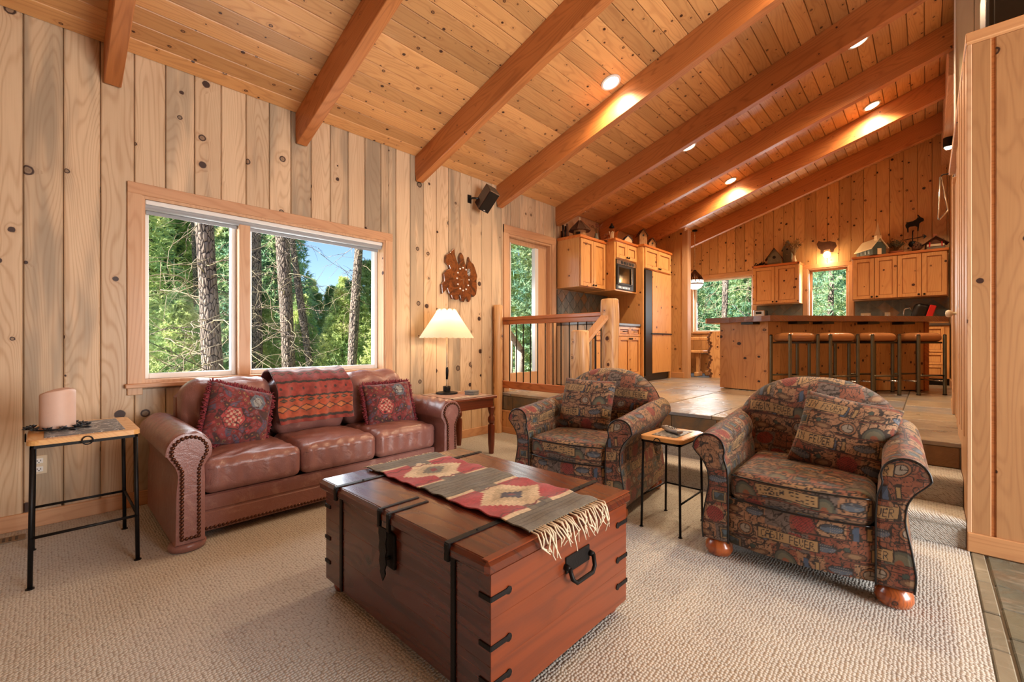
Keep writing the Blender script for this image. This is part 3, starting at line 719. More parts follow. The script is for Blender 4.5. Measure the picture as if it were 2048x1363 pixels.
# ---- printed armchair
def make_armchair(label):
    t = thing('armchair', label, 'armchair', (0, 0, 0), 0, 'printed armchairs')
    D = .0042
    def part(name, V, Q, U, parent=t):
        me = mesh_np(name, V, Q, tapestry(U[:, 0], U[:, 1])); return obj(name, me, M['tapestry'], parent, True, 50)
    inner = [(.30, .0), (.30, .46), (.322, .52), (.33, .6)]; inner = [(.335, .62), (.33, .56), (.305, .48), (.30, .40), (.30, .08)][::-1]
    outer = [(.425, .08), (.432, .16), (.415, .28), (.395, .38), (.40, .46), (.43, .52), (.478, .56), (.48, .575)]
    for s in (1, -1):
        V, Q, U = scroll_arm(inner, outer, .398, .575, .08, .09, -.44, .40, 300, 190, .06, s)
        U[:, 0] += 1.3 * s; part('arm', V, Q, U)
        X, Z, q = arm_outline(inner, outer, .398, .575, .08, .09, 70)
        MB().tube([(s * a, -.438, b) for a, b in zip(X, Z)], .0045, 6).build('piping', M['black'], t, True)
    # back
    n1, n2 = 210, 210; sg = np.linspace(-1, 1, n1)[:, None] * np.ones((1, n2)); tt = np.ones((n1, 1)) * np.linspace(0, 1, n2)[None, :]
    top = .60 + .335 * np.sqrt(np.clip(1 - np.abs(sg) ** 2.3, 0, 1)); z0 = .1; z = z0 + tt * (top - z0); x = .425 * sg
    rim = np.minimum(np.minimum((1 - np.abs(sg)) / .2, (1 - tt) / .16), 1); hgt = .105 * np.sqrt(np.clip(1 - (1 - rim) ** 2, 0, 1))
    yc = .27 + .12 * (z - .1)
    for nm, sgn in (('backrest', -1), ('outside_back', 1)):
        P = np.stack([x, yc + sgn * hgt * (1.15 if sgn < 0 else .8), z], -1)
        st = 1 if sgn < 0 else 4; P = P[::st, ::st]
        if sgn > 0: P = P[::-1]
        V, Q = numgrid(P); part(nm, V, Q, np.stack([V[:, 0] + 5.25, V[:, 2] + .055], 1))
    # seat cushion, bowed front, and the front rail under it
    V, Q, nv = rbox(.298, .33, .075, .045, 90); V = V.copy()
    V[:, 2] += .022 * (1 - nv[:, 0] ** 2) * (1 - nv[:, 1] ** 2) * (nv[:, 2] > 0)
    V[:, 1] -= .055 * (1 - (V[:, 0] / .3) ** 2) * (V[:, 1] < 0) * np.clip(-V[:, 1] / .33, 0, 1)
    U = np.where((nv[:, 1] < -.99)[:, None], np.stack([V[:, 0] + 7.2, V[:, 2] + .035], 1), np.stack([V[:, 0] + 7.2, V[:, 1] + .8], 1))
    V += [0, -.095, .395]
    c = part('seat_cushion', V, Q, U)
    for zz in (.335, .455):
        MB().tube([(a, -.427 - .055 * (1 - (a / .3) ** 2), zz) for a in np.linspace(-.285, .285, 24)], .0045, 6).build('piping', M['black'], c, True)
    nx_, nz_ = 150, 66; P = np.zeros((nx_, nz_, 3)); a = np.linspace(-.302, .302, nx_); zz = np.linspace(.09, .335, nz_)
    P[..., 0] = a[:, None]; P[..., 2] = zz[None, :]; P[..., 1] = (-.415 - .045 * (1 - (a / .3) ** 2))[:, None] - .012 * np.sin(np.linspace(0, pi, nz_))[None, :]
    V, Q = numgrid(P); part('front_rail', V, Q, np.stack([V[:, 0] + 2.07, V[:, 2] + .02], 1))
    MB().box(-.31, .31, -.38, .36, .092, .31).build('seat_deck', M['black'], t)
    for fx, fy in ((-.36, -.38), (.36, -.38), (-.35, .36), (.35, .36)):
        MB().lathe([(.03, 0), (.058, .008), (.07, .035), (.066, .062), (.05, .082), (.044, .095)], 22, (fx, fy, 0)).build('bun_foot', M['bunfoot'], t, True)
    return t
def make_chair_pillow(label):
    V, Q = pillow_mesh(.43, .42, .17, 120)
    o = obj('throw_pillow', mesh_np('throw_pillow', V, Q, tapestry(V[:, 0] + 9.1 + .0 * (V[:, 1] > 0), V[:, 2] + .3)), M['tapestry'], None, True)
    return tag(o, label, 'pillow', 'printed armchair pillows')
chB = make_armchair('armchair in lodge print fabric in front of the carpeted steps, next to the pine wall')
chB.location = (-.485, 2.92, 0); chB.rotation_euler = (0, 0, .05)
chA = copy_tree(chB); chA.location = (-1.88, 2.9, 0); chA.rotation_euler = (0, 0, .13); chA['label'] = 'armchair in lodge print fabric between the turned-leg end table and the log newel posts'
pB = make_chair_pillow('square lodge print pillow propped on the armchair beside the pine wall')
pB.location = (-.33, 2.955, .645); pB.rotation_euler = (-.42, .17, -.04)
pA = pB.copy(); C.objects.link(pA); pA['label'] = 'square lodge print pillow propped on the armchair by the log newel posts'
pA.location = (-1.955, 2.93, .655); pA.rotation_euler = (-.33, 0.02, .15)

# ---- leather sofa along the window wall
sofa = thing('leather_sofa', 'brown leather three-seat sofa with rolled nailhead arms under the picture window', 'sofa', (0, 0, 0))
# local: x' runs along the wall (world Y), y' runs to the wall (world -X)
sofa.location = (-2.93, 1.448, 0); sofa.rotation_euler = (0, 0, pi / 2)
HW = .99                                                            # half length
inn = [(.835, .05), (.835, .40), (.838, .47), (.80, .54), (.80, .56)]; out = [(.972, .05), (.968, .34), (.958, .43), (.975, .49), (1.012, .54), (1.016, .56)]
def nail_path(s):
    A = [(.868, .085), (.868, .45)]
    for k in range(0, 25):
        a = pi + .75 - k * (pi + 1.5) / 24; A.append((.909 + .079 * cos(a), .558 + .076 * sin(a)))
    A += [(.942, .45), (.945, .085)]
    pts = [Vector((s * p[0], 0, p[1])) for p in A] + [Vector((s * A[0][0], 0, A[0][1]))]
    res = []; acc = 0; last = pts[0]; res.append(last)
    for a, b in zip(pts, pts[1:]):
        L = (b - a).length; d = .0205 - acc
        while d <= L: res.append(a + (b - a) * (d / L)); d += .0205
        acc = L - (d - .0205)
    return res
nm_ = MB().lathe([(.0105, 0), (.0098, -.003), (.006, -.0062), (.001, -.0075)], 8).mesh('nailhead')
def nail(p, parent):
    o = obj('nailhead', nm_, M['nail'], parent, True); o.location = p; o.rotation_euler = (pi / 2, 0, 0) if False else (-pi / 2, 0, 0)
    return o
for s in (1, -1):
    V, Q, U = scroll_arm(inn, out, .908, .555, .108, .045, 0, .93, 130, 60, 0, s, .03)
    nz = .004 * np.sin(U[:, 0] * 60 + 3 * np.sin(U[:, 1] * 25)) * np.clip((V[:, 2] - .5) * 6, 0, 1); V[:, 2] += nz
    a = obj('arm', mesh_np('arm', V, Q), M['leather'], sofa, True, 50)
    ring = nail_path(s)
    Pn = MB().prism([(p.x, p.z) for p in ring], 'Y', -.0105, -.003).build('front_panel', M['leather'], a, False)
    for p in ring: nail((p.x, -.0105, p.z), a)
    MB().lathe([(.05, 0), (.066, .006), (.072, .03), (.066, .05)], 20, (s * .905, .07, 0), 1.25, 1).build('foot', M['leather'], sofa, True)
    MB().lathe([(.03, 0), (.045, .01), (.045, .06)], 12, (s * .9, .85, 0)).build('foot', M['bunfoot'], sofa, True)
MB().box(-.83, .83, .125, .9, .05, .262, .012).build('seat_rail', M['leather'], sofa, False)
MB().box(-.83, .83, .118, .2, .165, .262, .01).build('front_band', M['leather'], sofa)
MB().box(-.835, .835, .80, .935, .05, .80, .03).build('back_frame', M['leather'], sofa)
sk = MB().box(-.83, .83, .119, .14, .05, .16, .006).build('skirt', M['leather'], sofa)
for k in range(int(1.62 / .0215)): nail((-.805 + k * .0215, .119, .067), sk)
for i in range(3):
    V, Q, nv = rbox(.2745, .30, .098, .05, 40); x, y = V[:, 0], V[:, 1]; V = V.copy()
    V[:, 2] += .028 * (1 - nv[:, 0] ** 2) * (1 - nv[:, 1] ** 2) * (nv[:, 2] > 0)
    V[:, 2] += .005 * np.sin(x * 38 + 4 * np.sin(y * 17 + i)) * (nv[:, 2] > 0) * vnoise(x * 9 + i * 7, y * 9)
    V[:, 1] += .006 * np.sin(x * 70 + i) * (nv[:, 1] < -.9) * vnoise(x * 15, V[:, 2] * 15 + i)
    c = obj('seat_cushion', mesh_np('seat_cushion', V, Q), M['leather'], sofa, True, loc=((i - 1) * .551, .39, .362))
    MB().tube([(a, -.297, .052) for a in np.linspace(-.25, .25, 12)], .004, 6).build('welt', M['leather'], c, True)
    V, Q, nv = rbox(.277, .14, .235, .11, 44); V = V.copy(); x, z = V[:, 0], V[:, 2]
    V[:, 1] -= .03 * (1 - nv[:, 0] ** 2) * (1 - nv[:, 2] ** 2) * (nv[:, 1] < 0)
    V[:, 1] += .016 * np.sin(x * 26 + 6 * vnoise(x * 7 + i * 3, z * 7) + z * 16) * (nv[:, 1] < 0) * vnoise(x * 6 + 4 * i, z * 6)
    V[:, 2] += .014 * np.sin(x * 30 + i * 2) * (nv[:, 2] > 0) * vnoise(x * 8 + i, z * 3)
    b_ = obj('back_cushion', mesh_np('back_cushion', V, Q), M['leather'], sofa, True, loc=((i - 1) * .56, .715, .662)); b_.rotation_euler = (-.14, 0, 0)

# ---- throw blanket over the middle back cushion
def throw_col(u, v):
    n = vnoise(u * 60, v * 60); b = v / .62; c = np.zeros((len(u), 3)); dark = L3(42, 26, 30)
    reds = [L3(142, 66, 82), L3(150, 52, 60), L3(168, 54, 46), L3(192, 78, 42), L3(160, 48, 40)]
    lim = [.22, .40, .58, .84, 1.3]; p = -9
    for r, l in zip(reds, lim): c[(b >= p) & (b < l)] = r; p = l
    fr = lambda k, o=0: np.abs(np.modf(np.abs(u * k + o))[0] - .5) * 2
    for l, ph, wd in ((.12, 0, .010), (.22, 0, .012), (.40, .3, .014), (.58, .1, .012), (.84, .4, .016)): c[np.abs(b - l - .012 * fr(16, ph)) < wd] = dark
    for l, ph in ((.28, 0), (.63, .5)): c[np.abs(b - l) < .028 * fr(15, ph) - .004] = dark; c[np.abs(b - l) < .012 * fr(15, ph) - .004] = L3(128, 96, 70)
    c[np.abs(b - .17 - .03 * fr(12)) < .01] = L3(190, 110, 110)
    c[np.hypot(fr(12, .5), (b - .49) * 12) < .22] = L3(64, 24, 34)
    c[(np.abs(b - .73) < .035 * fr(11) - .002)] = L3(212, 118, 62); c[np.abs(np.abs(b - .73) - .04 * fr(11)) < .006] = dark * 1.6
    c[np.abs(b - .93) < .02] = L3(118, 36, 34); c[np.abs(b - .99) < .012] = dark
    return .72 * c * (.7 + .6 * n)[:, None]
un, vn = 150, 240; us = np.linspace(-.285, .285, un); prof = []                           # profile (y', z) from behind, over the top and down
pts = [(.86, .60), (.865, .75), (.86, .86), (.83, .912), (.75, .932), (.65, .915), (.585, .86), (.555, .77), (.535, .67), (.53, .58), (.53, .535)]
pp = np.array(pts); sl = np.concatenate([[0], np.cumsum(np.hypot(*np.diff(pp, axis=0).T))]); q = np.linspace(0, sl[-1], vn)
py_ = np.interp(q, sl, pp[:, 0]); pz_ = np.interp(q, sl, pp[:, 1])
for _ in range(30): py_[1:-1] = (py_[:-2] + 2 * py_[1:-1] + py_[2:]) / 4; pz_[1:-1] = (pz_[:-2] + 2 * pz_[1:-1] + pz_[2:]) / 4
P = np.zeros((un, vn, 3)); UU, VV = np.meshgrid(us, q, indexing='ij')
wv = .010 * np.sin(UU * 24 + 2 * np.sin(VV * 6)) + .007 * np.sin(UU * 61 + VV * 9)
front = np.clip((VV - .42) * 4, 0, 1)
P[..., 0] = UU + .035 * (VV - .5) + .008 * np.sin(VV * 21); P[..., 1] = py_[None, :] - .022 + wv * front - .02 * front * (UU / .28) ** 2 * 0; P[..., 2] = pz_[None, :] + .012 + (wv * .6) * (1 - front) - .03 * np.clip(VV - .8, 0, 1) * np.abs(UU) * 4
V, Q = numgrid(P); cb = throw_col(UU.ravel() + .35, np.clip((VV.ravel() - .36), 0, 9))
th_ = obj('throw_blanket', mesh_np('throw_blanket', V, Q, cb), M['chenille'], None, True); md = th_.modifiers.new('thick', 'SOLIDIFY'); md.thickness = .012; md.offset = 1
th_.location = sofa.location; th_.rotation_euler = sofa.rotation_euler; th_.location.y += -.005
tag(th_, 'red and orange patterned throw blanket draped over the middle of the sofa back', 'blanket')

# ---- red kilim pillows with fringe
def kilim_col(u, v, sd):
    n = vnoise(u * 55 + sd, v * 55); c = np.tile(L3(112, 26, 36), (len(u), 1)); pal = [L3(150, 50, 56), L3(128, 44, 52), L3(150, 112, 74), L3(78, 66, 88), L3(112, 84, 92), L3(54, 24, 34)]
    ci, ri = np.floor((u + .02 * np.sin(v * 40)) / .038), np.floor((v + .015 * np.sin(u * 50)) / .038); x = (u + .02 * np.sin(v * 40)) / .038 - ci - .5; y = (v + .015 * np.sin(u * 50)) / .038 - ri - .5; h = hash1(ci + sd, ri, 2 + 0 * ci)
    for k, p in enumerate(pal):
        m = (h > k * .16) & (h < k * .16 + .16) & (np.abs(x) ** (1 + k % 2) + np.abs(y) ** (1 + k % 2) < .42 - .06 * (k % 3)); c[m] = p
        m2 = m & (np.abs(x) + np.abs(y) < .16); c[m2] = pal[(k + 3) % 6]
    hx = np.maximum(np.abs(u + .06) * .9 + np.abs(v + .03) * .5, np.abs(v + .03))
    c[(hx < .075)] = L3(46, 26, 38); c[(hx < .068)] = L3(156, 56, 60); c[(hx < .055) & (np.sin(u * 180) * np.sin(v * 180) > .1)] = L3(188, 150, 130)
    h2 = np.maximum(np.abs(u - .08) * .9 + np.abs(v - .1) * .5, np.abs(v - .1)); c[(h2 < .05)] = L3(92, 104, 116); c[(h2 < .03)] = L3(150, 150, 146)
    w = np.abs(vnoise(u * 38 + sd, v * 38) - .5) < .05; c[w] = L3(60, 22, 32)
    return c * (.75 + .5 * n)[:, None]
def kilim_pillow(label, w, h, sd):
    t = thing('fringed_pillow', label, 'pillow', (0, 0, 0), 0, 'red kilim pillows on the sofa')
    V, Q = pillow_mesh(w, h, .16, 96); obj('cover', mesh_np('cover', V, Q, kilim_col(V[:, 0], V[:, 2], sd)), M['kilim'], t, True)
    m = MB(); rr = random.Random(sd); per = []
    for k in range(420):
        f = k / 420 * 4; e = int(f); a = (f - e) * 2 - 1; nx_, nz_ = [(a, 1), (1, -a), (-a, -1), (-1, a)][e]
        bx, bz = nx_ * w / 2 * (.965 if abs(nz_) == 1 else .955), nz_ * h / 2 * (.965 if abs(nx_) == 1 else .955)
        d = Vector(((nx_ if abs(nx_) == 1 else rr.uniform(-.5, .5)), rr.uniform(-.9, .9), (nz_ if abs(nz_) == 1 else rr.uniform(-.5, .5)))).normalized()
        L = rr.uniform(.022, .04); p = Vector((bx, 0, bz)); q_ = p + d * L * .6 + Vector((rr.uniform(-.008, .008), rr.uniform(-.01, .01), rr.uniform(-.008, .008)))
        m.tube([p, q_, p + d * L], [.0048, .0052, .002], 4)
    tag(m.build('fringe', M['fringe_red'], t, True), kind='stuff'); return t
M['fringe_red'] = plain('fringe_red', lin(124, 44, 50), .95, 0, .4, 60)
p1 = kilim_pillow('red kilim pillow with fringe leaning in the corner next to the nearly hidden candle table', .41, .41, 3)
p1['label'] = 'red fringed kilim pillow tilted against the sofa arm closest to the candle'
p1.location = (-3.40, .895, .645); p1.rotation_euler = (-.30, .30, pi / 2 + .12)
p2 = kilim_pillow('red fringed kilim pillow set against the sofa arm closest to the lamp', .42, .36, 8)
p2.location = (-3.36, 2.02, .625); p2.rotation_euler = (-.34, -.03, pi / 2 - .12)

# ---- storage trunk used as coffee table
tk = thing('wooden_trunk', 'dark reddish wooden storage trunk with iron straps used as a coffee table', 'trunk', (-1.492, 1.303, 0))
bx, by = .556, .402
for i, (z0, z1) in enumerate(((.05, .19), (.19, .33), (.33, .462))):
    MB().box(-bx + .0035, bx - .0035, -by, -by + .03, z0, z1, .0008).build('board', M['rosewood'], tk); MB().box(-bx + .0035, bx - .0035, by - .03, by, z0, z1, .0008).build('board', M['rosewood'], tk)
    MB().box(bx - .03, bx, -by + .001, by - .001, z0, z1, .0008).build('end_board', M['rosewood_y'], tk); MB().box(-bx, -bx + .03, -by + .001, by - .001, z0, z1, .0008).build('end_board', M['rosewood_y'], tk)
lid = MB().box(-bx - .018, bx + .012, -by - .026, by + .026, .463, .51, .013).build('lid', M['rosewood'], tk)
MB().box(-bx - .008, bx + .004, -by - .012, by + .012, .505, .5125, .003).build('lid_panel', M['rosewood'], lid)
MB().box(bx - .02, bx + .008, -by - .018, by + .018, .508, .5128, .002).build('breadboard', M['rosewood_y'], lid)
for sx, sy in ((-1, -1), (1, -1), (-1, 1), (1, 1)):
    MB().lathe([(.026, 0), (.034, .012), (.036, .03), (.03, .05)], 14, (sx * (bx - .06), sy * (by - .05), 0)).build('foot', M['rosewood_z'], tk, True)
for xs_ in (-.395, .385):
    m = MB().box(xs_ - .011, xs_ + .011, -by - .006, -by + .002, .05, .462, .001).box(xs_ - .012, xs_ + .012, -by - .033, -by - .02, .456, .514, .003)
    m.box(xs_ - .012, xs_ + .012, -by - .03, by + .03, .5125, .5165, .001); m.build('iron_strap', M['iron'], tk)
    for yy in (-.3, .3): MB().lathe([(.006, 0), (.004, .003), (.001, .004)], 8, (xs_, yy, .5165)).build('rivet', M['iron'], tk)
hs = MB().box(-.035, -.021, -by - .03, -by + .15, .5125, .5165, .001).box(.031, .045, -by - .03, -by + .15, .5125, .5165, .001)
hs.box(-.037, -.019, -by - .034, -by - .02, .445, .514, .003).box(.029, .047, -by - .034, -by - .02, .445, .514, .003).build('hasp_hinge', M['iron'], tk)
hp = [(-.022, .455), (.032, .455), (.034, .43), (.026, .40), (.032, .375), (.024, .35), (.03, .325), (.02, .30), (.024, .285), (.005, .255), (-.014, .285), (-.01, .30), (-.02, .325), (-.014, .35), (-.022, .375), (-.016, .40), (-.024, .43)]
MB().prism(hp, 'Y', -by - .034, -by - .029).build('hasp_plate', M['iron'], tk)
MB().box(-.012, .05, -by - .012, -by - .0, .30, .43, .002).build('hasp_back_plate', M['iron'], tk)
MB().cyl((.02, -by - .03, .34), (.02, -by - .006, .34), .008).build('staple', M['iron'], tk, True)
for zz in (.135, .245, .39):
    for sy in (-1, 1):
        MB().box(bx - .05, bx + .003, sy * by - (.004 if sy < 0 else -.001), sy * by + (.004 if sy > 0 else .001), zz - .008, zz + .008, .001).box(bx - .001, bx + .004, min(sy * by, sy * (by - .07)), max(sy * by, sy * (by - .07)), zz - .008, zz + .008, .001).build('corner_bracket', M['iron'], tk)
        MB().lathe([(.013, 0), (.013, .002), (.001, .003)], 8, (0, 0, 0)).build('bracket_tip', M['iron'], tk, loc=(bx + .002, sy * (by - .075), zz)).rotation_euler = (0, pi / 2, 0)
    MB().box(-bx - .001, -bx + .05, -by - .004, -by + .001, zz - .008, zz + .008, .001).build('corner_bracket', M['iron'], tk)
hy = .04
hd = MB().box(bx, bx + .005, hy - .075, hy + .075, .325, .385, .002).build('handle_plate', M['iron'], tk)
for s in (-1, 1): MB().cyl((bx, hy + s * .075, .352), (bx + .022, hy + s * .075, .352), .012, .009, 10).build('handle_post', M['iron'], hd, True)
MB().tube([(bx + .02, hy - .075, .352), (bx + .03, hy - .07, .315), (bx + .034, hy - .05, .298), (bx + .034, hy + .05, .298), (bx + .03, hy + .07, .315), (bx + .02, hy + .075, .352)], .008, 8).build('bail_handle', M['iron'], hd, True)

# ---- woven runner on the trunk
def runner_col(u, v):                                               # u 0..1 along, v -.5...5 across
    n = vnoise(u * 260, v * 60, 1); gr = L3(104, 100, 88); red = L3(164, 44, 54); cr = L3(206, 186, 154); nv_ = L3(40, 40, 62)
    c = np.tile(red, (len(u), 1)); st = np.floor(np.abs(v) * 8) / 8
    def step(u0, s): return (u - u0) * s
    for u0, hw in ((.02, .09), (.5, .085), (.98, .09)):
        d = np.abs(u - u0); edge = hw + np.where(np.abs(v) < .16, .045, np.where(np.abs(v) < .3, .0, -.0)) * (1 if True else 0)
        c[d < edge + .018] = cr; c[d < edge] = gr
        k = (d > hw - .005) & (d < hw + .035) & (np.abs(v) < .06); c[k] = L3(84, 84, 80)
        c[(d < edge) & (np.abs(np.modf(np.abs(u) * 42)[0] - .5) < .06)] = L3(58, 52, 46)
    for u0, cc in ((.26, gr), (.74, nv_)):
        dv = np.floor(np.abs(v) * 26) / 26; e = np.abs(u - u0) / .13 + dv / .40
        c[e < 1] = cr; c[e < .62] = L3(182, 164, 132); c[e < .34] = cc; c[(e < .1)] = L3(120, 40, 48)
    for u0 in (.16, .38, .62, .86): c[np.abs(u - u0 + .006 * np.sin(v * 40)) < .004] = L3(110, 28, 40)
    return c * (.72 + .55 * n)[:, None]
un, vn = 300, 110; RX0, RX1, RY = -2.035, -.955, 1.306; a = np.linspace(0, 1, un); b2 = np.linspace(-.5, .5, vn); A, B = np.meshgrid(a, b2, indexing='ij')
P = np.stack([RX0 + (RX1 - RX0) * A, RY + B * .41 * (1 + .015 * np.sin(A * 40)) + .004 * np.sin(A * 17), .5225 + .0025 * np.sin(A * 31) * np.sin(B * 13) + .003 * np.sin(A * 60)], -1)
V, Q = numgrid(P)
ru = thing('table_runner', 'red and grey woven runner with cream fringe laid along the trunk lid', 'runner', (0, 0, 0))
o = obj('woven_cloth', mesh_np('woven_cloth', V, Q, runner_col(A.ravel(), B.ravel())), M['kilim'], ru, True); md = o.modifiers.new('thick', 'SOLIDIFY'); md.thickness = .005; md.offset = 1
M['yarn'] = plain('yarn', lin(214, 198, 172), .95, 0, .15, 90)
m = MB(); rr = random.Random(4)
for k in range(34):
    y = RY - .2 + .4 * k / 33 + rr.uniform(-.004, .004); L = rr.uniform(.04, .085); x = RX1
    pts = [(x - .01, y, .524), (x + .03, y + rr.uniform(-.008, .008), .522), (x + .046, y + rr.uniform(-.012, .012), .508), (x + .05 + rr.uniform(0, .012), y + rr.uniform(-.02, .02), .508 - L * .5), (x + .05 + rr.uniform(0, .02), y + rr.uniform(-.03, .03), .508 - L)]
    m.tube(pts, [.003, .0034, .0032, .003, .0016], 5)
for k in range(26):
    y = RY - .2 + .4 * k / 25; m.tube([(RX0 + .01, y, .524), (RX0 - .025, y + rr.uniform(-.01, .01), .522), (RX0 - .04, y + rr.uniform(-.015, .015), .516)], [.003, .003, .0015], 5)
tag(m.build('fringe', M['yarn'], ru, True), kind='stuff')

# ---- iron side tables with tray tops
def tray_table(label, x0, x1, y0, y1, zt, leg, rings):
    t = thing('side_table', label, 'side table', ((x0 + x1) / 2, (y0 + y1) / 2, 0), 0, 'iron side tables'); hx, hy = (x1 - x0) / 2, (y1 - y0) / 2
    def rr(h1, h2, r): return [(sx * (h1 - r) + r * cos(a), sy * (h2 - r) + r * sin(a)) for sx, sy, a0 in ((1, 1, 0), (-1, 1, pi / 2), (-1, -1, pi), (1, -1, 1.5 * pi)) for a in np.linspace(a0, a0 + pi / 2, 6)]
    MB().prism(rr(hx + .012, hy + .012, .04), 'Z', zt - .024, zt - .002).prism(rr(hx + .006, hy + .006, .036), 'Z', zt - .003, zt).build('tray_top', M['honey'], t)
    MB().box(-hx + .045, hx - .045, -hy + .045, hy - .045, zt - .002, zt + .0025, .001).build('slate_inlay', M['inlay'], t)
    MB().box(-hx, hx, -hy, -hy + .012, zt - .04, zt - .025).box(-hx, hx, hy - .012, hy, zt - .04, zt - .025).box(-hx, -hx + .012, -hy, hy, zt - .04, zt - .025).box(hx - .012, hx, -hy, hy, zt - .04, zt - .025).build('frame', M['iron'], t)
    for sx in (-1, 1):
        for sy in (-1, 1):
            l = MB().tube([(sx * (hx - .008), sy * (hy - .008), zt - .03), (sx * hx, sy * hy, 0.004)], leg, 8).build('leg', M['iron'], t, True)
            MB().lathe([(.001, 0), (leg * 1.7, 0), (leg * 1.7, .004), (.001, .0045)], 10, (sx * hx, sy * hy, 0)).build('foot_pad', M['iron'], l)
    zs = zt * .34
    for p, q in (((-hx, -hy), (-hx, hy)), ((hx, -hy), (hx, hy)), ((-hx, hy), (hx, hy))): MB().cyl((p[0], p[1], zs), (q[0], q[1], zs), leg * .75, n=8).build('stretcher', M['iron'], t, True)
    for (px_, py_, ax) in rings:
        pts = [((px_ * hx + .02 * cos(a) if ax == 'y' else px_ * (hx + .02)), (py_ * (hy + .02) if ax == 'y' else py_ * hy + .02 * cos(a)), zt - .024 + .02 * sin(a)) for a in np.linspace(0, 2 * pi, 17)]
        MB().tube(pts, .003, 6, False).build('ring_handle', M['iron'], t, True)
    return t
def inlay():
    t = NT('inlay'); P = t.obj(); v = t.noise(P, 14, 3, .5, 1.2)[0]; l = t.M('ABSOLUTE', t.M('SUBTRACT', v, .5))
    n = t.noise(P, 40, 2)[0]
    t.bsdf(t.mix(t.ss(l, .0, .035), lin(196, 196, 192), t.mix(n, lin(56, 62, 68), lin(96, 104, 110))), .35, nrm=t.bump(l, .5, .01)); return t.m
M['inlay'] = inlay()
tray_table('iron side table with slate tray top holding the candle', -3.6, -3.04, -.05, .335, .69, .0095, [(1, 0, 'x'), (0, -1, 'y')])
tray_table('small iron side table holding the remote control between the two armchairs', -1.3, -1.055, 2.56, 2.91, .572, .0075, [(-.1, -1, 'y'), (1, .1, 'x')])
# candle and star wreath
cd = thing('pillar_candle', 'wide pale pink pillar candle with a melted rim on the iron table', 'candle', (-3.36, .045, .6925))
nn = 40; P = np.zeros((14, nn, 3))
for i, (r, z) in enumerate([(.001, 0), (.066, 0), (.069, .006), (.069, .05), (.069, .1), (.069, .15), (.069, .185), (.069, .2), (.066, .207), (.06, .203), (.056, .19), (.05, .178), (.025, .173), (.001, .172)]):
    for j in range(nn):
        a = 2 * pi * j / nn; dip = .026 * max(0, cos(a - 4.6)) ** 3 if i >= 6 and i < 11 else 0
        P[i, j] = (r * cos(a), r * sin(a), z - dip + (.004 * sin(3 * a) if 6 <= i < 11 else 0))
V, Q = numgrid(P, cv=True); M['wax'] = plain('wax', lin(212, 178, 160), .55, 0, .05, 20, .1, 60)
obj('wax_body', mesh_np('wax_body', V, Q), M['wax'], cd, True); MB().cyl((0, 0, .17), (.003, 0, .19), .0015, n=6).build('wick', M['black'], cd)
wr_ = thing('candle_wreath', 'dark metal wreath of stars and leaves around the candle base', 'wreath', (-3.36, .045, .693))
M['wreath'] = plain('wreath', lin(44, 46, 50), .45, .5, .4, 50)
MB().tube([(.092 * cos(a), .092 * sin(a), .006) for a in np.linspace(0, 2 * pi, 25)], .004, 6, False).build('wire_ring', M['wreath'], wr_, True)
rr = random.Random(2)
for k in range(11):
    a = k * 2 * pi / 11 + .2; r = .1 + rr.uniform(-.004, .012); m = MB()
    for q_ in range(7):
        d = Vector((cos(q_ * .9 + k), sin(q_ * .9 + k), rr.uniform(.1, .8))).normalized(); c0 = Vector((r * cos(a), r * sin(a), .01)); m.tube([c0, c0 + d * .012, c0 + d * .024], [.004, .006, .001], 5)
    m.build('star_cone', M['wreath'], wr_, True)
for k, a in enumerate((3.6, 4.2, 1.0, .4)):
    m = MB(); P = [(.1 * cos(a), .1 * sin(a), .004), (.125 * cos(a + .08), .125 * sin(a + .08), .012), (.15 * cos(a + .03), .15 * sin(a + .03), .004)]
    m.tube(P, [.004, .016, .001], 4); mm = m.build('leaf', M['wreath'], wr_, True); mm.scale = (1, 1, .35)
# remote control
rc = thing('remote_control', 'silver grey remote control lying on the small iron table', 'remote control', (-1.19, 2.755, .5748), -.62)
V, Q, nv = rbox(.095, .026, .012, .011, 16); V = V.copy(); V[:, 1] *= 1 + .18 * np.cos(V[:, 0] * 45); V[:, 2] += .013 + .004 * np.abs(np.sin(V[:, 0] * 16))
M['remote'] = plain('remote', lin(150, 146, 142), .35, .2, .1, 30)
obj('body', mesh_np('body', V, Q), M['remote'], rc, True)
for i in range(6):
    for j in (-1, 0, 1): MB().lathe([(.0045, 0), (.0045, .002), (.001, .003)], 8, (-.06 + i * .018, j * .013, .0275)).build('button', M['black'], rc)

# ---- turned-leg end table with lamp
M['walnut'] = M['rosewood_z']
et = thing('end_table', 'square end table of reddish wood with turned legs beside the sofa', 'end table', (-3.545, 2.91, 0)); hx, hy, zt = .305, .305, .602
MB().box(-hx, hx, -hy, hy, zt - .028, zt, .006).build('tabletop', M['rosewood_y'], et)
MB().box(-hx + .03, hx - .03, -hy + .03, hy - .03, zt - .12, zt - .028, .003).build('apron', M['rosewood_y'], et)
for sx in (-1, 1):
    for sy in (-1, 1):
        c = (sx * (hx - .045), sy * (hy - .045), 0); l = MB().lathe([(.024, 0), (.026, .02), (.034, .1), (.036, .27), (.033, .30), (.022, .305), (.022, .312), (.034, .325), (.037, .35), (.034, .375), (.022, .388), (.02, .405), (.03, .43), (.036, .455), (.038, .48), (.033, .485)], 16, c).build('leg', M['rosewood_z'], et, True, 40)
et_cl = thing('table_mat', 'small fringed woven mat on the end table under the lamp', 'mat', (-3.545, 2.91, zt + .001))
un = vn = 60; A, B = np.meshgrid(np.linspace(-.27, .27, un), np.linspace(-.25, .25, vn), indexing='ij')
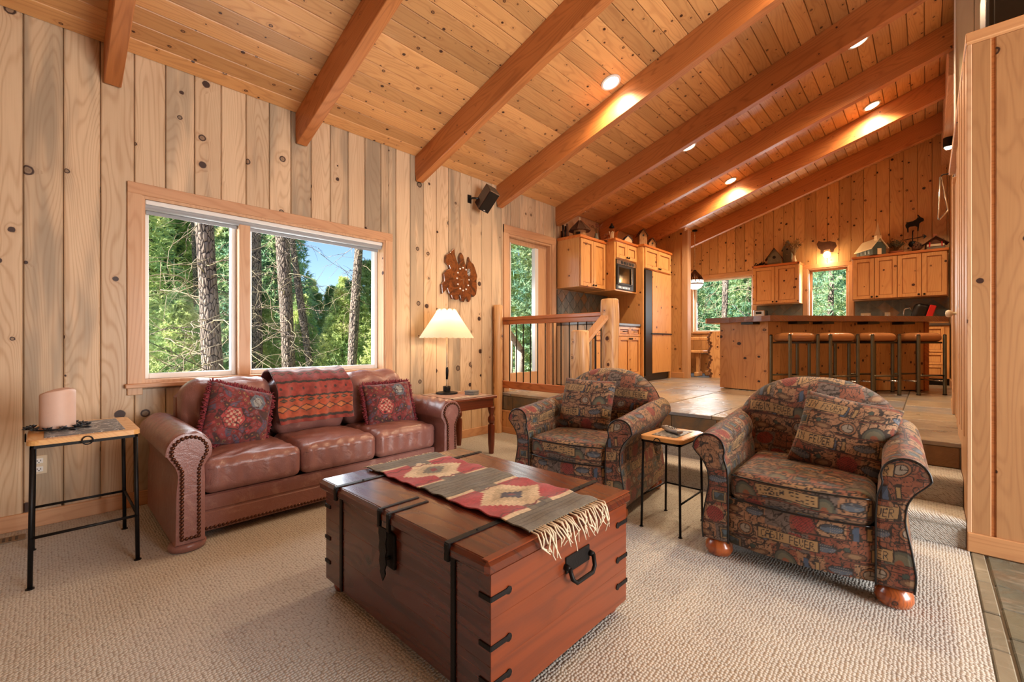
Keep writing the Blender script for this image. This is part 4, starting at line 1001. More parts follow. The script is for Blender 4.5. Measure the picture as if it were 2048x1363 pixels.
cc = np.where((np.abs(np.abs(A) - .2) < .03)[..., None], L3(196, 176, 140), L3(158, 108, 76)) * (.7 + .6 * vnoise(A * 90, B * 90))[..., None]; cc[(np.abs(np.modf(np.abs(B) * 14)[0] - .5) < .12) & (np.abs(A) > .17)] = L3(70, 44, 34)
V, Q = numgrid(np.stack([A, B, .003 + 0 * A], -1)); o = obj('cloth', mesh_np('cloth', V, Q, cc.reshape(-1, 3)), M['kilim'], et_cl, True); md = o.modifiers.new('thick', 'SOLIDIFY'); md.thickness = .002; md.offset = 1
m = MB()
for k in range(44):
    for s in (-1, 1): y = -.25 + .5 * k / 43; m.tube([(s * .268, y, .004), (s * .29, y + rr.uniform(-.004, .004), .003)], [.002, .001], 4)
tag(m.build('fringe', M['yarn'], et_cl, True), kind='stuff')
lp = thing('table_lamp', 'table lamp with a pale conical shade on a slim metal stem', 'lamp', (-3.68, 2.9, zt + .0085))
MB().lathe([(.001, 0), (.112, 0), (.115, .006), (.112, .014), (.06, .02), (.001, .02)], 28).build('base', M['iron'], lp, True, 40)
for k in range(4):
    MB().tube([(.034 * cos(a) , .034 * sin(a), .03 + k * .014) for a in np.linspace(0, 2 * pi, 15)], .0065, 6, False).build('coil', M['iron'], lp, True)
MB().cyl((-.06, .0, .055), (.05, .01, .06), .004).build('twig', M['iron'], lp, True)
M['antler'] = plain('antler', lin(176, 150, 118), .4, .2, .4, 20)
MB().tube([(0, 0, .02), (.004, 0, .12), (-.004, .002, .22), (.003, 0, .32), (0, 0, .62)], [.012, .009, .0135, .009, .006], 10).build('stem', M['antler'], lp, True)
MB().tube([(.002, 0, .15), (.002, .004, .24), (.0, 0, .29)], [.011, .0155, .009], 10).build('stem_sleeve', M['iron'], lp, True)
nn = 96; P = np.zeros((24, nn, 3))
for i in range(24):
    k = i / 23
    for j in range(nn):
        a = 2 * pi * j / nn; r = .288 * (1 - k) + .098 * k; sc = .006 * abs(sin(a * 14)) * (1 - k) ** 8
        P[i, j] = ((r - .004) * cos(a), (r - .004) * sin(a), .592 + .283 * k - sc * 1.6 + .012 * k ** 6 * abs(sin(a * 5)))
V, Q = numgrid(P, cv=True)
t = NT('lamp_shade'); n = t.noise(t.obj(), 8, 4)[0]; cshade = t.mix(n, lin(236, 222, 198), lin(222, 204, 176))
d_ = t.n('ShaderNodeBsdfDiffuse'); t.lk(cshade, d_.inputs[0]); tr_ = t.n('ShaderNodeBsdfTranslucent'); t.lk(cshade, tr_.inputs[0]); mx = t.n('ShaderNodeMixShader'); mx.inputs[0].default_value = .42
t.lk(d_.outputs[0], mx.inputs[1]); t.lk(tr_.outputs[0], mx.inputs[2]); t.lk(mx.outputs[0], t.out.inputs[0]); M['shade'] = t.m
sh = obj('lamp_shade', mesh_np('lamp_shade', V, Q), M['shade'], lp, True)
MB().tube([(.098 * cos(a), .098 * sin(a), .872) for a in np.linspace(0, 2 * pi, 20)], .003, 6, False).build('shade_ring', M['iron'], sh)
for k in range(3):
    a = k * 2.094; MB().cyl((0, 0, .80), (.097 * cos(a), .097 * sin(a), .872), .0022, n=6).build('shade_spider', M['iron'], sh)
MB().lathe([(.001, .62), (.014, .63), (.018, .66), (.03, .70), (.032, .73), (.02, .76), (.001, .768)], 14).build('bulb', M['lamp_glow'], lp, True)
d = bpy.data.lights.new('table_lamp_bulb', 'POINT'); d.energy = 8; d.color = (1, .74, .46); d.shadow_soft_size = .035
o = bpy.data.objects.new('table_lamp_bulb', d); C.objects.link(o); o.parent = lp; o.location = (.0, .0, .79)
cb_ = thing('coaster_box', 'small grey box of coasters on the end table beside the lamp', 'box', (-3.42, 3.02, zt + .0085), .3)
M['coaster'] = plain('coaster', lin(112, 106, 98), .6, 0, .15, 30)
MB().box(-.055, .055, -.05, .05, 0, .026, .003).build('box_body', M['coaster'], cb_); MB().box(-.057, .057, -.052, .052, .027, .043, .003).build('lid', M['coaster'], cb_)

# ---- wall outlet, floor register
oc = thing('wall_outlet', 'cream double wall socket on the pine boards behind the iron table', 'outlet', (-4.05, -.028, .382))
MB().box(.0, .006, -.036, .036, -.058, .058, .003).build('cover_plate', M['tan_vinyl'], oc)
for zz in (-.026, .026):
    r = MB().box(.005, .009, -.018, .018, zz - .016, zz + .016, .003).build('receptacle', M['white_vinyl'], oc)
    MB().box(.0085, .0095, -.009, -.006, zz - .004, zz + .007).box(.0085, .0095, .006, .009, zz - .004, zz + .007).box(.0085, .0095, -.003, .003, zz - .011, zz - .006).build('slot', M['black'], r)
vt = thing('floor_register', 'small metal floor register set in the carpet near the wall', 'vent', (-3.88, -.21, .0))
M['vent_metal'] = plain('vent_metal', lin(138, 122, 102), .5, .4, .1, 20)
MB().box(-.05, .05, -.13, .13, .001, .006, .002).build('frame', M['vent_metal'], vt)
for k in range(9): MB().box(-.034, .034, -.112 + k * .025, -.10 + k * .025, .005, .0075).build('slot', M['black'], vt)

# ---- burl wood wall clock
def wy(px_, py_): return (-2.0, 0)
cl_ = thing('wall_clock', 'burl wood slab clock with a ragged outline hung on the window wall', 'clock', (-4.05, 3.36, 1.93))
ol = [(-.205, .225), (-.14, .275), (-.115, .30), (-.085, .325), (-.075, .25), (-.055, .19), (-.02, .135), (.0, .16), (-.01, .235), (.015, .29), (.05, .255), (.07, .19), (.09, .12), (.105, .09), (.11, .15), (.13, .2), (.135, .255), (.165, .2), (.215, .17), (.245, .11), (.275, .03), (.262, -.03), (.27, -.12), (.255, -.2), (.215, -.235), (.175, -.2), (.165, -.27), (.14, -.305), (.11, -.27), (.085, -.26), (.06, -.31), (.02, -.295), (-.005, -.24), (-.03, -.285), (-.06, -.29), (-.085, -.265), (-.115, -.285), (-.135, -.24), (-.165, -.225), (-.19, -.17), (-.265, -.235), (-.275, -.125), (-.235, -.08), (-.245, -.0), (-.205, .05), (-.15, .075), (-.165, .11), (-.215, .14)]
ol = [(y * 1.0, z * .98) for y, z in ol]
t = NT('burl'); P_ = t.obj(); n = t.noise(P_, 9, 4, .6, 1.5)[0]; n2 = t.noise(P_, 26, 3)[0]
cbl = t.ramp(n, [(.25, lin(26, 16, 12)), (.42, lin(84, 38, 18)), (.58, lin(124, 66, 30)), (.75, lin(60, 28, 16))]); t.bsdf(t.mix(t.ss(n2, .6, .75), cbl, lin(36, 24, 22)), .12, nrm=t.bump(n2, .15, .01), coat=.8, coatr=.05); M['burl'] = t.m
slab = MB().prism(ol, 'X', .004, .04).build('burl_slab', M['burl'], cl_); bv = slab.modifiers.new('b', 'BEVEL'); bv.width = .006; bv.segments = 2; bv.limit_method = 'ANGLE'
cyk, czk = .045, -.03
for k in range(12):
    a = k * pi / 6; MB().lathe([(.001, 0), (.0105, 0), (.008, .005), (.001, .007)], 8, (0, 0, 0), 1, 1.25).build('hour_marker', M['white_vinyl'], cl_, loc=(.04, cyk + .092 * sin(a), czk + .135 * cos(a))).rotation_euler = (0, pi / 2, 0)
MB().box(.041, .044, cyk - .003, cyk + .003, czk - .06, czk + .004).build('minute_hand', M['steel'], cl_)
MB().box(.041, .044, cyk - .045, cyk, czk - .012, czk - .006).build('hour_hand', M['steel'], cl_)
MB().lathe([(.001, 0), (.03, 0), (.02, .01), (.001, .014)], 10, (0, 0, 0), 1.6, .8).build('stone_inset', M['inlay'], cl_, loc=(.04, .135, .06)).rotation_euler = (0, pi / 2, 0)

# ---- tilted loudspeaker under the ceiling
sp = thing('wall_speaker', 'dark wood loudspeaker tilted on a bracket high on the window wall', 'speaker', (-3.840, 3.636, 2.869))
M['speaker_wood'] = wood('speaker_wood', lin(58, 22, 18), lin(30, 12, 10), lin(20, 8, 6), 'Z', .3, .3, .05, .6, .05, 5); M['speaker_top'] = plain('speaker_top', lin(78, 70, 60), .5, 0, .1)
hsg = MB().box(-.071, .071, -.085, .0885, -.133, .133, .003).build('housing', M['speaker_wood'], sp)
MB().box(-.066, .066, -.094, -.0845, -.128, .128, .003).build('grille', M['black'], hsg); MB().box(-.012, .012, -.0955, -.0935, -.118, -.110).build('badge', M['white_vinyl'], hsg)
MB().box(-.07, .07, -.088, .087, .1325, .1345).build('end_panel', M['speaker_top'], hsg); MB().box(-.071, .071, -.0955, -.092, .125, .1345).build('bright_edge', M['steel'], hsg)
hsg.rotation_mode = 'QUATERNION'; hsg.rotation_quaternion = Matrix([[0.1406, -0.6856, 0.7143], [0.9637, 0.2601, 0.0599], [-0.2269, 0.68, 0.6973]]).to_quaternion()
MB().tube([(-.205, -.1, .02), (-.15, -.1, .02), (-.09, -.06, .01)], .012, 8).build('bracket', M['black'], sp, True); MB().box(-.21, -.2, -.13, -.07, -.03, .07, .003).build('bracket_plate', M['black'], sp)

# ---- log railing at the platform edge
rl = thing('log_railing', 'log railing with peeled newel posts and dark iron balusters at the kitchen platform', 'railing', (0, 0, 0))
def log_post(x, y, z0, z1, r, sd, half=False):
    k = 22; n = 20; P = np.zeros((k + 3, n, 3)); rr = random.Random(sd)
    ph = [rr.uniform(0, 6) for _ in range(4)]
    for i in range(k + 3):
        t_ = min(i, k) / k; z = z0 + (z1 - z0) * t_; f = 1 - .06 * sin(t_ * 5 + ph[0]) + .05 * sin(t_ * 11 + ph[1])
        if i == k: f *= .93
        if i == k - 1: z = z1 - .012
        if i == k + 1: z = z1 + .004; f *= .8
        if i == k + 2: z = z1 + .004; f = .001
        for j in range(n):
            a = 2 * pi * j / n; q_ = f * (1 + .05 * sin(2 * a + ph[2] + 3 * t_) + .035 * sin(5 * a + ph[3] + 6 * t_)); P[i, j] = (x + r * q_ * cos(a), y + r * q_ * sin(a), z)
    V, Q = numgrid(P, cv=True); return mesh_np('newel_post', V, Q)
obj('newel_post', log_post(-2.42, 4.06, KF, 1.6, .083, 1), M['log'], rl, True, 50)
obj('newel_post', log_post(-2.45, 3.56, .17, 1.262, .086, 2), M['log'], rl, True, 50)
obj('newel_post', log_post(-3.99, 3.97, 0, 1.62, .058, 3), M['log'], rl, True, 50)
MB().box(-4.0, -2.47, 4.0, 4.1, 1.425, 1.468, .006).box(-4.0, -2.47, 4.02, 4.08, 1.375, 1.426, .004).build('top_rail', M['rail_wood'], rl)
MB().box(-4.0, -2.47, 4.02, 4.085, .565, .655, .005).build('bottom_rail', M['rail_wood'], rl)
for k in range(12):
    x = -3.86 + k * .116; MB().cyl((x, 4.05, .65), (x, 4.05, 1.38), .0065, n=8).build('baluster', M['iron'], rl, True)
m = MB(); p0 = Vector((-2.45, 3.6, 1.125)); p1 = Vector((-2.43, 4.02, 1.43)); d = p1 - p0
V = []
for p in (p0, p1):
    for dx, dz in ((-.045, .03), (.045, .03), (.045, -.01), (.03, -.03), (-.03, -.03), (-.045, -.01)): V.append((p.x + dx, p.y, p.z + dz))
m.add(V, [(0, 1, 2, 3, 4, 5), (6, 7, 8, 9, 10, 11)[::-1]] + [(i, (i + 1) % 6, 6 + (i + 1) % 6, 6 + i) for i in range(6)]).build('stair_rail', M['trim_pine_y'], rl)
for k in range(3):
    q_ = p0 + d * (.25 + k * .25); MB().cyl((q_.x, q_.y, .34 if q_.y > 3.775 else .17), (q_.x, q_.y, q_.z - .03), .0065, n=8).build('baluster', M['iron'], rl, True)
# ================================================================== KITCHEN
M['cab_frame_shade'] = plain('cab_frame_shade', lin(150, 84, 36), .4, 0, .15, 20)  # darker face frame tone, also used to paint shadow lines round door panels
M['knob'] = plain('knob', lin(40, 34, 30), .4, .8, .2, 40)
def front(parent, x0, x1, z0, z1, kind='door', handle=None, mat='cab_pine'):
    """shaker door or drawer front on the y = 0 plane (front is -y)"""
    f = .055 if kind == 'door' else .035
    m = MB().box(x0, x0 + f, -.022, -.001, z0, z1, .003).box(x1 - f, x1, -.022, -.001, z0, z1, .003).box(x0 + f, x1 - f, -.022, -.001, z0, z0 + f, .003).box(x0 + f, x1 - f, -.022, -.001, z1 - f, z1, .003)
    m.box(x0 + f - .002, x1 - f + .002, -.009, -.001, z0 + f - .004, z1 - f + .004)
    d = m.build(kind, M[mat], parent)
    e = .007; q0, q1, r0, r1 = x0 + f, x1 - f, z0 + f, z1 - f
    MB().box(q0, q0 + e, -.017, -.008, r0, r1).box(q1 - e, q1, -.017, -.008, r0, r1).box(q0 + e, q1 - e, -.017, -.008, r0, r0 + e).box(q0 + e, q1 - e, -.017, -.008, r1 - e, r1).build('panel_shadow_line', M['cab_frame_shade'], d)  # dark strips put in as the shadow line inside the frame
    if handle == 'pull':
        xm, zm = (x0 + x1) / 2, (z0 + z1) / 2; w = min(.05, (x1 - x0) * .2)
        MB().tube([(xm - w, -.02, zm), (xm - w, -.045, zm), (xm + w, -.045, zm), (xm + w, -.02, zm)], .006, 6).build('handle', M['knob'], d, True)
    elif handle:
        MB().lathe([(.001, 0), (.007, .0), (.007, .012), (.016, .018), (.014, .028), (.001, .03)], 12).build('knob', M['knob'], d, True, loc=(x0 + .028 if 'l' in handle else x1 - .028, -.022, z0 + .03 if 'b' in handle else z1 - .03)).rotation_euler = (pi / 2, 0, 0)
    return d
def cabinet(name, label, loc, rz, w, d, h, fronts, crown=True, cr_over=.03, group=None, cat='cabinet'):
    t = thing(name, label, cat, loc, rz, group)
    MB().box(0, w, 0, d, 0, h, .003).build('body', M['cab_pine'], t); MB().box(.004, w - .004, -.0015, .004, .004, h - .004).build('face_frame', M['cab_frame_shade'], t)
    for f in fronts: front(t, *f)
    if crown: MB().box(-.012, w + .012, -cr_over, d, h - .002, h + .042, .008).build('crown_rail', M['cab_crown'], t)
    return t
G = 'pine wall cabinets'
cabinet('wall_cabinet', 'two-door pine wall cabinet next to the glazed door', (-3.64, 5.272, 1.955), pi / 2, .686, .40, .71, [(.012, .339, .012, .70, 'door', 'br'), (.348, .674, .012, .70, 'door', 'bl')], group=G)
mw = thing('wall_cabinet', 'pine wall cabinet housing the built-in microwave oven', 'cabinet', (-3.472, 5.964, 1.945), pi / 2, G)
mw['group'] = G; mw.rotation_euler = (0, 0, pi / 2)
MB().box(0, .03, 0, .56, 0, .76, .003).box(.67, .70, 0, .56, 0, .76, .003).box(.03, .67, 0, .56, 0, .022).box(.03, .67, 0, .56, .49, .76).box(.03, .67, .5, .56, .02, .5).build('body', M['cab_pine'], mw)
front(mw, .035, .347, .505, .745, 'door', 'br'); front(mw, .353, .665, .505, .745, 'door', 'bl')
MB().box(-.012, .712, -.03, .57, .758, .80, .008).build('crown_rail', M['cab_crown'], mw)
mo = thing('microwave_oven', 'black built-in microwave oven with a reflective door in the pine cabinet', 'microwave', (-3.472, 5.998, 1.97), pi / 2)
MB().box(0, .632, -.012, .45, 0, .46, .004).build('case', M['black'], mo)
dr = MB().box(.01, .47, -.026, -.012, .07, .37, .004).build('door', M['black'], mo)
t = NT('oven_glass'); nn_ = t.noise(t.obj(), 4, 1)[0]; t.bsdf(t.mix(nn_, lin(60, 52, 42), lin(84, 70, 52)), .06, .7); M['oven_glass'] = t.m
MB().box(.06, .38, -.029, -.025, .1, .34, .003).build('window', M['oven_glass'], dr)
MB().box(.41, .43, -.05, -.026, .09, .35, .006).build('handle', M['steel'], dr)
MB().box(.01, .62, -.024, -.012, .385, .45, .003).build('control_panel', M['steel'], mo)
for i in range(5): MB().box(.12 + i * .085, .185 + i * .085, -.027, -.023, .395, .44, .002).build('vent_slat', M['black'], mo)
for i in range(8): MB().box(.06 + i * .045, .09 + i * .045, -.017, -.011, .015, .05, .002).build('button', M['steel'], mo)
fs = thing('fridge_surround', 'tall pine cabinet framing the fridge with two small doors on top', 'cabinet', (-3.366, 6.68, KF), pi / 2)
MB().box(0, .034, 0, .66, 0, 2.215, .003).build('side_panel', M['cab_pine'], fs)
MB().box(.034, 1.03, 0, .66, 1.86, 2.215, .003).build('body', M['cab_pine'], fs); MB().box(1.03, 1.06, 0, .66, 0, 2.215, .003).build('side_panel', M['cab_pine'], fs)
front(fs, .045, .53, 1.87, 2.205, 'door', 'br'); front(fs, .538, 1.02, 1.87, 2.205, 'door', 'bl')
MB().box(-.012, 1.07, -.03, .66, 2.213, 2.255, .008).build('crown_rail', M['cab_crown'], fs)
fr = thing('refrigerator', 'built-in fridge with knotty pine door panels and black edges', 'refrigerator', (-3.37, 6.722, KF), pi / 2)
MB().box(0, .98, .02, .62, .02, 1.845, .004).build('case', M['black'], fr)
MB().box(.0, .235, -.03, .02, .1, 1.84, .004).build('edge_trim', M['black'], fr)
MB().box(.24, .975, -.035, .019, .80, 1.84, .006).build('door', M['cab_pine'], fr); MB().box(.24, .975, -.035, .019, .13, .785, .006).build('freezer_drawer', M['cab_pine'], fr)
MB().box(.02, .96, .03, .1, .0, .12).build('kick_plate', M['black'], fr); MB().box(.2, .98, -.05, -.03, .783, .803, .004).build('handle_bar', M['black'], fr)
bc = thing('base_cabinet', 'pine base cabinet with drawers over doors along the window wall', 'cabinet', (-3.43, 5.275, KF), pi / 2)
MB().box(0, 1.40, .06, .60, 0, .1).build('toe_kick', M['black'], bc); MB().box(.012, 1.40, 0, .62, .1, .9).build('body', M['cab_pine'], bc)
for i in range(5): MB().box(-.006, .014, .003 + i * .122, .124 + i * .122, .02, .9, .003).build('end_board', M['wall_pine'], bc)
for i, x in enumerate((.02, .365, .71, 1.055)):
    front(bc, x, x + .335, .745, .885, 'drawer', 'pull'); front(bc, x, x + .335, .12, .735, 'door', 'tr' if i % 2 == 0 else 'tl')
ct = tag(MB().box(-4.04, -3.395, 5.25, 6.676, 1.402, 1.445, .006).build('countertop', M['countertop']), 'grey counter slab on the base cabinet beside the glazed door', 'countertop')
# diamond slate backsplashes
def clip(poly, a0, a1, b0, b1):
    for ax, lim, sg in ((0, a0, 1), (0, a1, -1), (1, b0, 1), (1, b1, -1)):
        out = []
        for p, q in zip(poly, poly[1:] + poly[:1]):
            ip, iq = sg * (p[ax] - lim) >= 0, sg * (q[ax] - lim) >= 0
            if ip: out.append(p)
            if ip != iq:
                k = (lim - p[ax]) / (q[ax] - p[ax]); out.append((p[0] + (q[0] - p[0]) * k, p[1] + (q[1] - p[1]) * k))
        poly = out
        if len(poly) < 3: return None
    return poly
def splash(name, axis, pos, a0, a1, b0, b1, s=.105, sg=1):
    base = MB().box(*((pos - .012 * sg, pos, a0, a1, b0, b1) if axis == 'X' else (a0, a1, pos, pos + .012, b0, b1))).build(name, M['grout']); struct(base)
    i = 0; a = a0 - s
    while a < a1 + s:
        b = b0 + (0 if i % 2 else s) - s
        while b < b1 + s:
            g = s - .004; p = clip([(a + g, b), (a, b + g), (a - g, b), (a, b - g)], a0 + .002, a1 - .002, b0 + .002, b1 - .002)
            if p: MB().prism(p, axis, pos - .001 if axis == 'X' else pos - .008, pos + .008 if axis == 'X' else pos + .001).build('diamond_tile', M['slate_splash'], base)
            b += 2 * s
        a += s; i += 1
splash('wall_backsplash_left', 'X', -4.038, 5.275, 6.67, 1.448, 1.94, .1)
splash('wall_backsplash_far', 'Y', FY - .014, -2.5, -1.72, 1.446, 1.876, .1); splash('wall_backsplash_corner', 'Y', FY - .014, -.93, .255, 1.446, 1.866, .1)

# far wall cabinets
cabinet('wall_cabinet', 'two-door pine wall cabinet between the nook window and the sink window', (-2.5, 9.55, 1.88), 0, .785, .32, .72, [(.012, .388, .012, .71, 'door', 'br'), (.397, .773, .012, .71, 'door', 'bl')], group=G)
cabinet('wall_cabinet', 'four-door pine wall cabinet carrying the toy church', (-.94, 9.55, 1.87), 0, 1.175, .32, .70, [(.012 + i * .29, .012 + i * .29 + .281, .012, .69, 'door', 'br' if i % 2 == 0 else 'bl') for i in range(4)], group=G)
b2 = thing('base_cabinet', 'long pine base cabinet with drawer stack along the far wall', 'cabinet', (-2.5, 9.29, KF))
MB().box(0, 2.745, .06, .57, 0, .1).build('toe_kick', M['black'], b2); MB().box(0, 2.745, 0, .57, .1, .9).build('body', M['cab_pine'], b2)
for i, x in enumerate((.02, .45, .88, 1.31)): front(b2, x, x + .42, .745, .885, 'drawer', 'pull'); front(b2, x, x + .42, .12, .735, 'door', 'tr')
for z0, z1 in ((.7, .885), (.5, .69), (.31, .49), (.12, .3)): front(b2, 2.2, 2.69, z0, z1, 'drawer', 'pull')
tag(MB().box(-2.52, .25, 9.262, 9.856, 1.402, 1.442, .006).build('countertop', M['countertop']), 'dark counter slab on the base cabinet under the sink window', 'countertop')

# ---- island with bar top
M['bar_wood'] = wood('bar_wood', lin(122, 76, 50), lin(74, 42, 28), lin(40, 20, 14), 'X', .25, .4, .1, 1, .1, 4)
isl = thing('kitchen_island', 'angled pine kitchen island with a dark bar top facing the living room', 'island', (-1.5, 6.43, KF))
IP = [(-.647, .167), (0, 0), (1.49, 1.68)]                          # outline of the front, local
MB().prism([(-.63, .19), (.0, .026), (1.47, 1.68), (1.12, 2.0), (-.25, .62), (-.6, .66)], 'Z', .02, .912).build('body', M['cab_pine'], isl)
MB().prism([(-.6, .2), (.0, .045), (1.45, 1.68), (1.12, 1.95), (-.25, .6), (-.58, .62)], 'Z', 0, .021).build('plinth', M['black'], isl)
for (ax, ay), (bx_, by_), nb in ((IP[0], IP[1], 4), (IP[1], IP[2], 13)):
    d = Vector((bx_ - ax, by_ - ay)); L = d.length; d /= L; nn2 = Vector((d.y, -d.x)); w_ = L / nb
    for i in range(nb):
        p = Vector((ax, ay)) + d * (i * w_ + .001); q = Vector((ax, ay)) + d * ((i + 1) * w_ - .001); MB().prism([tuple(p), tuple(q), tuple(q - nn2 * .02), tuple(p - nn2 * .02)], 'Z', .012, .914).build('board', M['kitchen_pine'], isl)
MB().prism([(1.48, 1.64), (1.52, 1.685), (1.49, 1.715), (1.45, 1.67)], 'Z', 0, .914).build('corner_post', M['cab_crown'], isl)
bt = [(-.80, .03), (-.76, -.035)]
for (ax, ay), (bx_, by_), nb in (((-.76, -.035), (.08, -.24), 8), ((.08, -.24), (1.705, 1.55), 20)):
    for k in range(1, nb + 1):
        f = k / nb; e = .012 * sin(k * 1.9 + ax) if k < nb else 0; dx, dy = bx_ - ax, by_ - ay; L = sqrt(dx * dx + dy * dy); bt.append((ax + dx * f + dy / L * e, ay + dy * f - dx / L * e))
MB().prism(bt + [(1.715, 2.08), (1.2, 2.1), (-.25, .72), (-.72, .7)], 'Z', .915, .985).build('bar_top', M['bar_wood'], isl)
for k in (-.55, .28, .62, 1.25, 1.75):
    if k < 0: p = Vector((-.647, .167)).lerp(Vector((0, 0)), .6); d = Vector((.968, -.25)); 
    else: p = Vector((0, 0)) + Vector((.6636, .7481)) * k; d = Vector((.6636, .7481))
    nn2 = Vector((d.y, -d.x)); MB().prism([tuple(p), tuple(p + d * .16), tuple(p + d * .16 + nn2 * .16), tuple(p + nn2 * .16)], 'Z', .885, .914).build('bracket', M['black'], isl)
IRZ = atan2(.7481, .6636)
# ---- bar stools
st0 = thing('bar_stool', '', 'stool', (0, 0, KF)); W_, D_ = .355, .335
for x, y in ((0, 0), (W_, 0), (0, D_), (W_, D_)):
    l = MB().tube([(x, y, .005), (x, y, .735)], .0185, 14).build('leg', M['bronze_tube'], st0, True, 50)
    MB().lathe([(.001, 0), (.022, 0), (.022, .012), (.018, .014)], 12, (x, y, 0)).build('rubber_foot', M['black'], l, True); MB().lathe([(.0185, .735), (.015, .745), (.001, .749)], 12, (x, y, 0)).build('leg_cap', M['iron'], l, True)
V, Q, nv = rbox(W_ / 2 - .005, D_ / 2 - .005, .053, .05, 20); V = V.copy(); V[:, 2] += .012 * (1 - nv[:, 0] ** 2) * (1 - nv[:, 1] ** 2) * (nv[:, 2] > 0)
obj('seat', mesh_np('seat', V, Q), M['stool_vinyl'], st0, True, loc=(W_ / 2, D_ / 2, .708))
MB().box(.015, W_ - .015, .015, D_ - .015, .635, .656).build('seat_pan', M['black'], st0)
for a, c in (((0, 0, .24), (W_, 0, .24)), ((0, D_, .24), (W_, D_, .24))): MB().cyl(a, c, .011, n=10).build('rung', M['bronze_tube'], st0, True)
for a, c in (((0, 0, .17), (0, D_, .17)), ((W_, 0, .17), (W_, D_, .17))): MB().cyl(a, c, .009, n=10).build('rung', M['chrome'], st0, True)
labs = ['bar stool with tan seat standing at the dining nook end of the island', 'second bar stool with tan seat counted from the nook end of the island', 'third bar stool with tan seat counted from the nook end of the island', 'bar stool with tan seat standing at the drawer end of the island']
for i, (sx_, sy_) in enumerate([(-1.188, 6.089), (-0.844, 6.476), (-0.481, 6.885), (-0.076, 7.342)]):
    o = st0 if i == 0 else copy_tree(st0); o.location = (sx_, sy_, KF); o.rotation_euler = (0, 0, IRZ); o['label'] = labs[i]; o['group'] = 'bar stools at the island'
# ---- dining nook
sl_ = thing('live_edge_slab', 'thick live-edge pine slab standing on end beside the island', 'wood slab', (-2.86, 8.42, KF), .5)
edge = [(-.04 + .022 * sin(k * .5) + .012 * sin(k * 2.1) + .008 * sin(k * 4.7), .84 * k / 40) for k in range(41)]; bark = [(x - .018 - .012 * abs(sin(k * 2.3)), z) for k, (x, z) in enumerate(edge)]
MB().prism(edge + [(.42, .84), (.42, 0)], 'Y', 0, .07).build('slab', M['log'], sl_); M['bark_strip'] = plain('bark_strip', lin(96, 58, 34), .9, 0, .4, 30, .6, 60)
MB().prism([(x + .004, z) for x, z in edge] + bark[::-1], 'Y', -.004, .075).build('bark_edge', M['bark_strip'], sl_)
tb = thing('nook_table', 'thick-topped pine trestle table in the dining nook', 'table', (-3.8, 9.0, KF + .006))
MB().box(-.75, .78, -.28, .28, .68, .745, .012).build('tabletop', M['log'], tb)
for s in (-.6, .70): MB().box(s - .03, s + .03, -.06, .06, .08, .68, .008).build('leg', M['log'], tb); MB().box(s - .035, s + .035, -.24, .24, 0, .09, .01).build('foot', M['log'], tb)
bn = thing('nook_bench', 'low pine trestle bench in front of the dining nook table', 'bench', (-3.75, 8.53, KF + .006))
MB().box(-.7, .72, -.13, .13, .44, .49, .01).build('seat', M['log'], bn); MB().box(-.6, .62, -.03, .03, .34, .44).build('rail', M['log'], bn)
for s in (-.55, .58): MB().box(s - .025, s + .025, -.05, .05, .07, .44, .006).build('leg', M['log'], bn); MB().box(s - .03, s + .03, -.14, .14, 0, .08, .01).build('foot', M['log'], bn)
wb = thing('window_bench', 'built-in pine bench with pale seat under the nook window', 'bench', (-3.75, 9.44, KF))
MB().box(-1.2, 1.15, .02, .43, 0, .41).build('base', M['kitchen_pine'], wb); M['bench_pad'] = plain('bench_pad', lin(178, 170, 158), .8, 0, .08, 12)
MB().box(-1.2, 1.16, -.01, .43, .41, .47, .015).build('seat_pad', M['bench_pad'], wb)
rug = tag(MB().box(-4.6, -2.9, 8.3, 9.42, KF + .0022, KF + .006, .001).build('area_rug', plain('nook_rug', lin(74, 84, 96), .95, 0, .35, 14)), 'dark blue grey rug under the dining nook table', 'rug')
pd = thing('pendant_lamp', 'bowl pendant lamp with dark twig crown hanging over the nook table', 'lamp', (-3.36, 8.86, 2.2))
M['bowl'] = emit('bowl', (1, .86, .66, 1), 2.2)
MB().lathe([(.001, 0), (.06, .008), (.11, .03), (.145, .075), (.155, .1), (.15, .1), (.1, .035), (.001, .012)], 28).build('glass_bowl', M['bowl'], pd, True)
rim = MB().lathe([(.156, .095), (.163, .1), (.163, .112), (.154, .118)], 28).build('lower_rim', M['bark_strip'], pd, True)
for k in range(14):
    a = k * 2 * pi / 14; MB().box(-.026, .026, -.004, .004, .0, .055, .002).build('glass_tile', M['bowl'], pd, loc=(.155 * cos(a), .155 * sin(a), .122)).rotation_euler = (0, 0, a + pi / 2)
MB().lathe([(.155, .176), (.161, .18), (.16, .192), (.15, .196)], 28).build('upper_rim', M['bark_strip'], pd, True)
for k in range(18):
    a = k * 2 * pi / 18; MB().tube([(.152 * cos(a), .152 * sin(a), .19), (.11 * cos(a), .11 * sin(a), .26), (.05 * cos(a), .05 * sin(a), .33), (.03 * cos(a), .03 * sin(a), .36)], [.011, .013, .01, .006], 6).build('twig', M['bark_strip'], pd, True)
MB().lathe([(.001, .35), (.035, .35), (.03, .38), (.001, .39)], 12).build('cap', M['iron'], pd, True)
zz = zc(-3.36) - 2.2
for k in range(int((zz - .39) / .03)):
    MB().tube([(.008 * cos(a) if k % 2 else 0, 0 if k % 2 else .008 * cos(a), .405 + k * .03 + .018 * sin(a)) for a in np.linspace(0, 2 * pi, 9)], .0025, 4, False).build('chain_link', M['steel'], pd)
MB().lathe([(.05, zz - .012), (.05, zz - .03), (.02, zz - .04), (.001, zz - .04)], 16).build('canopy', M['iron'], pd, True)
